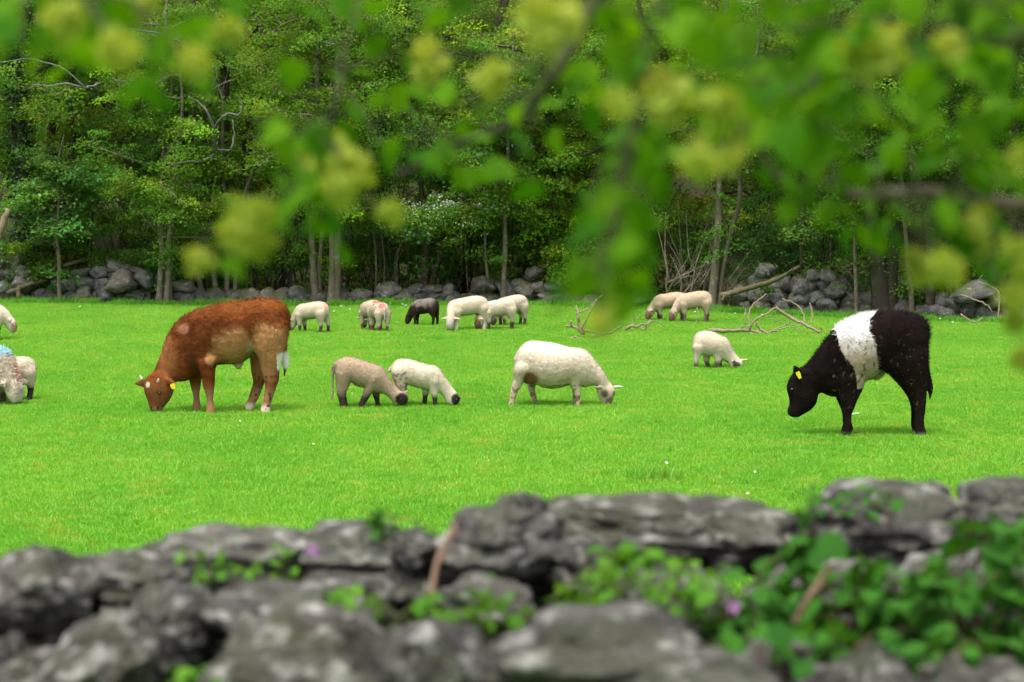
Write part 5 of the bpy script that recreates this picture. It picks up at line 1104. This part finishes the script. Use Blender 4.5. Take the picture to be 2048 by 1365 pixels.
# seed clusters of the elm: a pom-pom of papery discs
def samara_ball(seed):
    r = np.random.default_rng(seed); VV, FF = [], []
    for k in range(46):
        dv = unit(r.normal(size=(1, 3)))[0]; c = dv * r.uniform(.45, 1.0); a_ = unit(np.cross(dv[None], r.normal(size=(1, 3))))[0]; nrm = unit((r.normal(size=(1, 3)) + .4 * dv[None]))[0]; a_ = unit(np.cross(nrm, a_)[None])[0]; b_ = np.cross(nrm, a_)
        off = len(VV); VV.append(c + nrm * .06)
        for j in range(7): VV.append(c + .36 * (a_ * math.cos(j * .8976) + b_ * math.sin(j * .8976) * .8))
        for j in range(7): FF.append((off, off + 1 + j, off + 1 + (j + 1) % 7))
    return np_mesh('seed_cluster', np.array(VV), np.array(FF), smooth=False)
balls = [samara_ball(k) for k in range(4)]
for b_ in balls: b_.materials.append(M['samara'])
# ------------------------------------------------------------------ overhanging elm branches
BK = 1.75
class Branch:
    def __init__(s, lab, pts, r0, r1, mat='bark'):
        pts = [(a_, b_, c_ * BK) for a_, b_, c_ in pts]; r0 *= BK; r1 *= BK
        s.P = [np.array(P(*q)) for q in pts]; s.o = s.P[0]; s.root = empty('elm_branch', s.o); tag(s.root, lab, 'branch', 'elm branches hanging into the top of the view')
        c = curve([q - s.o for q in s.P], 6, .001); V, Fq = tube_arrays([(c, np.linspace(r0, r1, len(c)))], 8); link('bough', np_mesh('bough', V, Fq), M[mat], s.root); s.c = c
    def hang(s, px, py, d, kind, size):
        q = np.array(P(px, py, d)) - s.o
        near = min(s.c, key=lambda w: np.linalg.norm(w - q) + (0.3 if w[2] < q[2] else 0))
        mid = (near + q) / 2 + np.array([rnd.gauss(0, .01), rnd.gauss(0, .01), .02])
        cc = curve([near, mid, q], 4); V, Fq = tube_arrays([(cc, np.linspace(.0018, .0012, len(cc)))], 5); link('twig', np_mesh('twig', V, Fq), M['twig'], s.root)
        if kind == 'seed': put('seed_cluster', rnd.choice(balls), s.root, q, size, (rnd.uniform(0, 6), rnd.uniform(0, 6), 0))
        else:
            for j in range(kind):
                o_ = q + np.array([rnd.gauss(0, .018), rnd.gauss(0, .04), rnd.gauss(0, .016)])
                o2 = put('leaf', rnd.choice(elm), s.root, o_, size * rnd.uniform(.8, 1.2), (rnd.uniform(-.9, .9), rnd.uniform(.1, 1.1), rnd.uniform(0, 6.28)))
                o2.location = Vector(o_) - o2.rotation_euler.to_matrix() @ Vector((.45, 0, 0)) * o2.scale[0]
def fill(br, leaves, seeds, dlo, dhi, n=3, ls=.05):
    dlo *= BK; dhi *= BK; ls *= 1.0
    for (x, y) in leaves: br.hang(x, y, rnd.uniform(dlo, dhi), n, ls)
    for (x, y, s_) in seeds:
        d = rnd.uniform(dlo, dhi) - .22; br.hang(x, y, d, 'seed', s_ / F * d * .85)
b1 = Branch('leafy elm twig dipping into the top left corner', [(-150, -60, 1.5), (0, -30, 1.5), (150, -20, 1.5), (320, -30, 1.55), (480, -60, 1.6)], .006, .003)
fill(b1, [(20, 20), (70, 60), (110, 30), (40, 85), (140, 70), (185, 80), (170, 20), (200, 60), (330, 95), (310, 110), (355, 105), (385, 20), (450, 40), (100, 95), (10, 60)], [(240, 100, 50), (385, 125, 42), (275, 10, 48), (215, 85, 30), (455, 65, 40), (130, 40, 50)], 1.35, 1.6)
b2 = Branch('drooping elm spray with seed clusters above the brown calf', [(740, -80, 1.7), (700, 60, 1.65), (670, 200, 1.6), (630, 310, 1.6), (560, 400, 1.6), (470, 470, 1.6)], .0014, .0008, 'bark_dark')
fill(b2, [(575, 280), (600, 275), (560, 300), (625, 320), (570, 400), (575, 420), (640, 430), (650, 450), (665, 400), (690, 400), (450, 500), (480, 430), (660, 300), (610, 350), (700, 330)], [(490, 440, 58), (510, 490, 50), (400, 518, 36), (655, 320, 62), (700, 345, 55), (680, 380, 45), (780, 428, 32), (530, 430, 34), (460, 470, 34)], 1.5, 1.7, 2, .042)
b3 = Branch('dark elm branch sloping down through the top middle', [(1230, -60, 1.75), (1150, 80, 1.75), (1095, 170, 1.75), (1040, 240, 1.8), (920, 290, 1.85), (800, 350, 1.9)], .006, .002, 'bark_dark')
fill(b3, [(630, 5), (680, 0), (720, 15), (760, 5), (820, 40), (880, 60), (930, 40), (850, 180), (890, 215), (930, 235), (960, 215), (800, 230), (740, 250), (840, 290), (880, 310), (920, 320), (950, 300), (990, 300), (1010, 280), (930, 340), (800, 310), (1060, 180), (1070, 220), (1110, 140), (1130, 110), (1100, 260), (1120, 230), (1160, 190), (1180, 170), (1000, 250), (1030, 330), (780, 90), (740, 120), (700, 190), (620, 150)],
     [(860, 120, 50), (850, 145, 34), (985, 160, 45), (1000, 155, 36)], 1.75, 2.1, 2, .045)
b4 = Branch('bright elm spray hanging low right of the middle', [(1330, -80, 1.4), (1300, 80, 1.4), (1270, 220, 1.4), (1245, 380, 1.45), (1220, 520, 1.45)], .0014, .0008, 'bark_dark')
fill(b4, [(1235, 60), (1260, 40), (1290, 100), (1320, 70), (1350, 50), (1380, 20), (1240, 110), (1280, 285), (1265, 300), (1285, 330), (1260, 345), (1250, 380), (1270, 400), (1235, 410), (1205, 440), (1225, 470), (1245, 490), (1270, 510), (1190, 545), (1220, 555), (1250, 560), (1165, 555), (1240, 530), (1310, 250), (1300, 350), (1210, 400), (1280, 430), (1200, 580), (1290, 450), (1330, 300), (1255, 450), (1350, 250), (1290, 200)],
     [(1100, 50, 72), (1075, 20, 45), (1330, 190, 62), (1345, 215, 50), (1215, 630, 42), (1200, 650, 34), (1230, 210, 40)], 1.3, 1.55, 2, .046)
b5 = Branch('dense elm boughs filling the top right', [(2250, -60, 1.5), (2050, 60, 1.5), (1880, 120, 1.5), (1700, 150, 1.5), (1540, 200, 1.5), (1440, 240, 1.5)], .007, .002)
fill(b5, [(1400, 150), (1450, 60), (1480, 90), (1500, 130), (1540, 110), (1560, 150), (1480, 180), (1520, 210), (1600, 190), (1640, 170), (1580, 60), (1660, 210), (1560, 250), (1600, 270), (1640, 280), (1700, 250), (1680, 60), (1630, 20), (1730, 200), (1790, 240), (1830, 280), (1870, 250), (1920, 230), (1850, 180), (1900, 150), (1950, 170), (1990, 120), (2020, 60), (1950, 40), (1890, 30), (1840, 50), (1960, 260), (2010, 220), (2040, 180), (1500, 20), (1430, 200), (1470, 130), (1550, 20), (1990, 20), (1720, 30), (1780, 10), (1620, 120), (1450, 250), (1500, 270), (1830, 120), (2035, 290), (1380, 100), (1420, 20), (1660, 260), (1580, 200)],
     [(1745, 100, 76), (1775, 85, 50), (1440, 215, 50), (1480, 265, 48), (1400, 315, 46), (1460, 320, 36), (1900, 95, 40)], 1.3, 1.7, 3, .046)
b6 = Branch('bare horizontal elm bough at the right edge', [(2300, 440, 1.7), (2048, 410, 1.7), (1960, 402, 1.7), (1870, 386, 1.7), (1790, 388, 1.7), (1690, 390, 1.7)], .0055, .0035)
fill(b6, [(1600, 375), (1630, 390), (1570, 345), (1650, 375), (1610, 400), (1580, 300), (1640, 330), (1700, 300), (1740, 330), (1800, 310), (1850, 320), (1890, 310), (1940, 300), (1980, 330), (2010, 350), (1930, 380), (1950, 350), (1880, 430), (1850, 450), (1780, 455), (1755, 440), (1900, 450), (1960, 540), (1990, 560), (1930, 500), (1980, 420), (2030, 380), (1740, 470), (1820, 440), (1960, 470), (1720, 350)],
     [(1885, 535, 44), (1845, 545, 36), (1905, 545, 34), (1950, 450, 36), (1955, 490, 34), (1830, 520, 30), (1970, 430, 30), (2030, 500, 36), (2045, 540, 34), (2040, 600, 40), (2030, 640, 32), (2045, 720, 32), (2020, 590, 34), (2035, 320, 32)], 1.5, 1.8, 2, .045)
b7 = Branch('short dark elm shoot bent down right of middle', [(1480, 230, 1.6), (1520, 280, 1.6), (1530, 320, 1.6), (1560, 362, 1.6)], .0045, .003, 'bark_dark')

# ------------------------------------------------------------------ plants on the front wall
def clump_plant(name, lab, cat, area, d, count, leaves, size, mat_stem='stem_green', flowers=(), group=None):
    xs_ = [a_[0] for a_ in area]; zs_ = [a_[1] for a_ in area]
    o0 = P(sum(xs_) / len(xs_), max(zs_), d + .05); root = empty(name, o0); tag(root, lab, cat, group)
    k = 0; tries = 0
    while k < count and tries < 9999:
        tries += 1
        x, y = rnd.uniform(min(xs_), max(xs_)), rnd.uniform(min(zs_), max(zs_))
        if not inpoly(np.array([x]), np.array([y]), area)[0]: continue
        q = P(x, y, d + rnd.uniform(-.12, .12)) - o0
        put('leaf', rnd.choice(leaves), root, q, size * rnd.uniform(.65, 1.25), (rnd.uniform(-.6, .6), rnd.uniform(-.2, .8), rnd.uniform(0, 6.28)))
        if k % 3 == 0:
            b_ = np.array(q) + np.array([rnd.gauss(0, .05), .05, -rnd.uniform(.06, .14)])
            V, Fq = tube_arrays([(curve([b_, (b_ + np.array(q)) / 2 + np.array([rnd.gauss(0, .015), 0, .01]), np.array(q)], 3), np.linspace(.0022, .0012, 7))], 5); link('stem', np_mesh('stem', V, Fq), M[mat_stem], root)
        k += 1
    for (fx, fy) in flowers:
        q = P(fx, fy, d - .1) - o0; V = [(0, 0, 0)]; Fc = []
        for j in range(5):
            a_ = j * 2 * math.pi / 5; o_ = len(V); V += [(math.cos(a_ - .35) * .008, math.sin(a_ - .35) * .008, .002), (math.cos(a_) * .012, math.sin(a_) * .012, .003), (math.cos(a_ + .35) * .008, math.sin(a_ + .35) * .008, .002)]; Fc += [(0, o_, o_ + 1), (0, o_ + 1, o_ + 2)]
        me = bpy.data.meshes.new('flower'); me.from_pydata(V, [], Fc); o_ = link('flower', me, M['petal_pink'], root); o_.location = q; o_.rotation_euler = (1.1, rnd.uniform(-.3, .3), 0)
    return root
clump_plant('herb_plant', 'bright herb with pink flower on the left of the front wall', 'plant', [(340, 1100), (460, 1075), (600, 1090), (620, 1150), (580, 1175), (400, 1165)], 4.3, 44, herb, .024, flowers=[(628, 1104), (622, 1098)])
clump_plant('herb_plant', 'small green herb tuft over the dark slab of the front wall', 'plant', [(600, 1180), (700, 1170), (780, 1200), (760, 1235), (690, 1215)], 3.95, 34, herb, .03)
clump_plant('herb_plant', 'dark little fern-like tuft standing on the front wall top', 'plant', [(700, 1015), (760, 1020), (800, 1035), (790, 1065), (735, 1062)], 4.6, 34, bram, .026)
clump_plant('herb_plant', 'low green herbs in the gap of the front wall middle', 'plant', [(820, 1190), (930, 1170), (1060, 1200), (1090, 1245), (960, 1250), (830, 1225)], 3.85, 60, herb, .026)
clump_plant('herb_plant', 'single bright leaves under the big block of front wall', 'plant', [(945, 1150), (990, 1150), (990, 1180), (950, 1180)], 4.15, 10, herb, .03)
clump_plant('herb_plant', 'bright geranium-like clump right of the front wall middle', 'plant', [(1090, 1190), (1210, 1100), (1300, 1080), (1400, 1120), (1480, 1150), (1470, 1220), (1420, 1250), (1140, 1250)], 3.95, 150, herb, .034, flowers=[(1470, 1212), (1466, 1218)])
clump_plant('herb_plant', 'small fern sprig low in the left front wall', 'plant', [(340, 1335), (400, 1330), (425, 1365), (350, 1380)], 3.6, 22, herb, .03)
clump_plant('bramble', 'dark leafy bramble covering the right end of front wall', 'bramble', [(1440, 1230), (1500, 1140), (1570, 1060), (1640, 1075), (1760, 1110), (1850, 1130), (1960, 1020), (2080, 1010), (2090, 1330), (1850, 1320), (1600, 1310), (1460, 1290)], 3.95, 300, bram, .055, 'stem_dry')
clump_plant('bramble', 'lower bramble shoots with lighter leaves along front wall foot', 'bramble', [(1430, 1260), (1560, 1240), (1760, 1240), (1980, 1270), (2090, 1290), (2090, 1340), (1700, 1345), (1480, 1310)], 3.6, 70, bram, .045, 'stem_dry')
clump_plant('bramble', 'bramble sprays over the top stones at right', 'bramble', [(1580, 985), (1680, 975), (1800, 975), (1830, 1000), (1700, 1030), (1600, 1040)], 4.5, 36, bram, .032, 'stem_dry')
def dry_stem(lab, pts):
    o0 = P(*pts[0]); root = empty('dry_weed', o0); tag(root, lab, 'dry weed')
    c = curve([np.array(P(*q) - o0) for q in pts], 6); V, Fq = tube_arrays([(c, np.linspace(.006, .003, len(c)))], 8); link('stalk', np_mesh('stalk', V, Fq), M['stem_dry'], root)
    for k in (5, 9):
        if k < len(c):
            e = c[k] + np.array([.03, 0, .03]); V, Fq = tube_arrays([([c[k], (c[k] + e) / 2, e], [.004, .003, .002])], 6); link('side_shoot', np_mesh('side_shoot', V, Fq), M['stem_dry'], root)
dry_stem('bent reddish dry stem standing before the big wall block', [(862, 1190, 4.0), (876, 1120, 4.05), (900, 1070, 4.1), (915, 1040, 4.15)])
dry_stem('thin dry stem slanting through the bramble', [(1590, 1245, 3.8), (1620, 1190, 3.8), (1660, 1130, 3.85)])
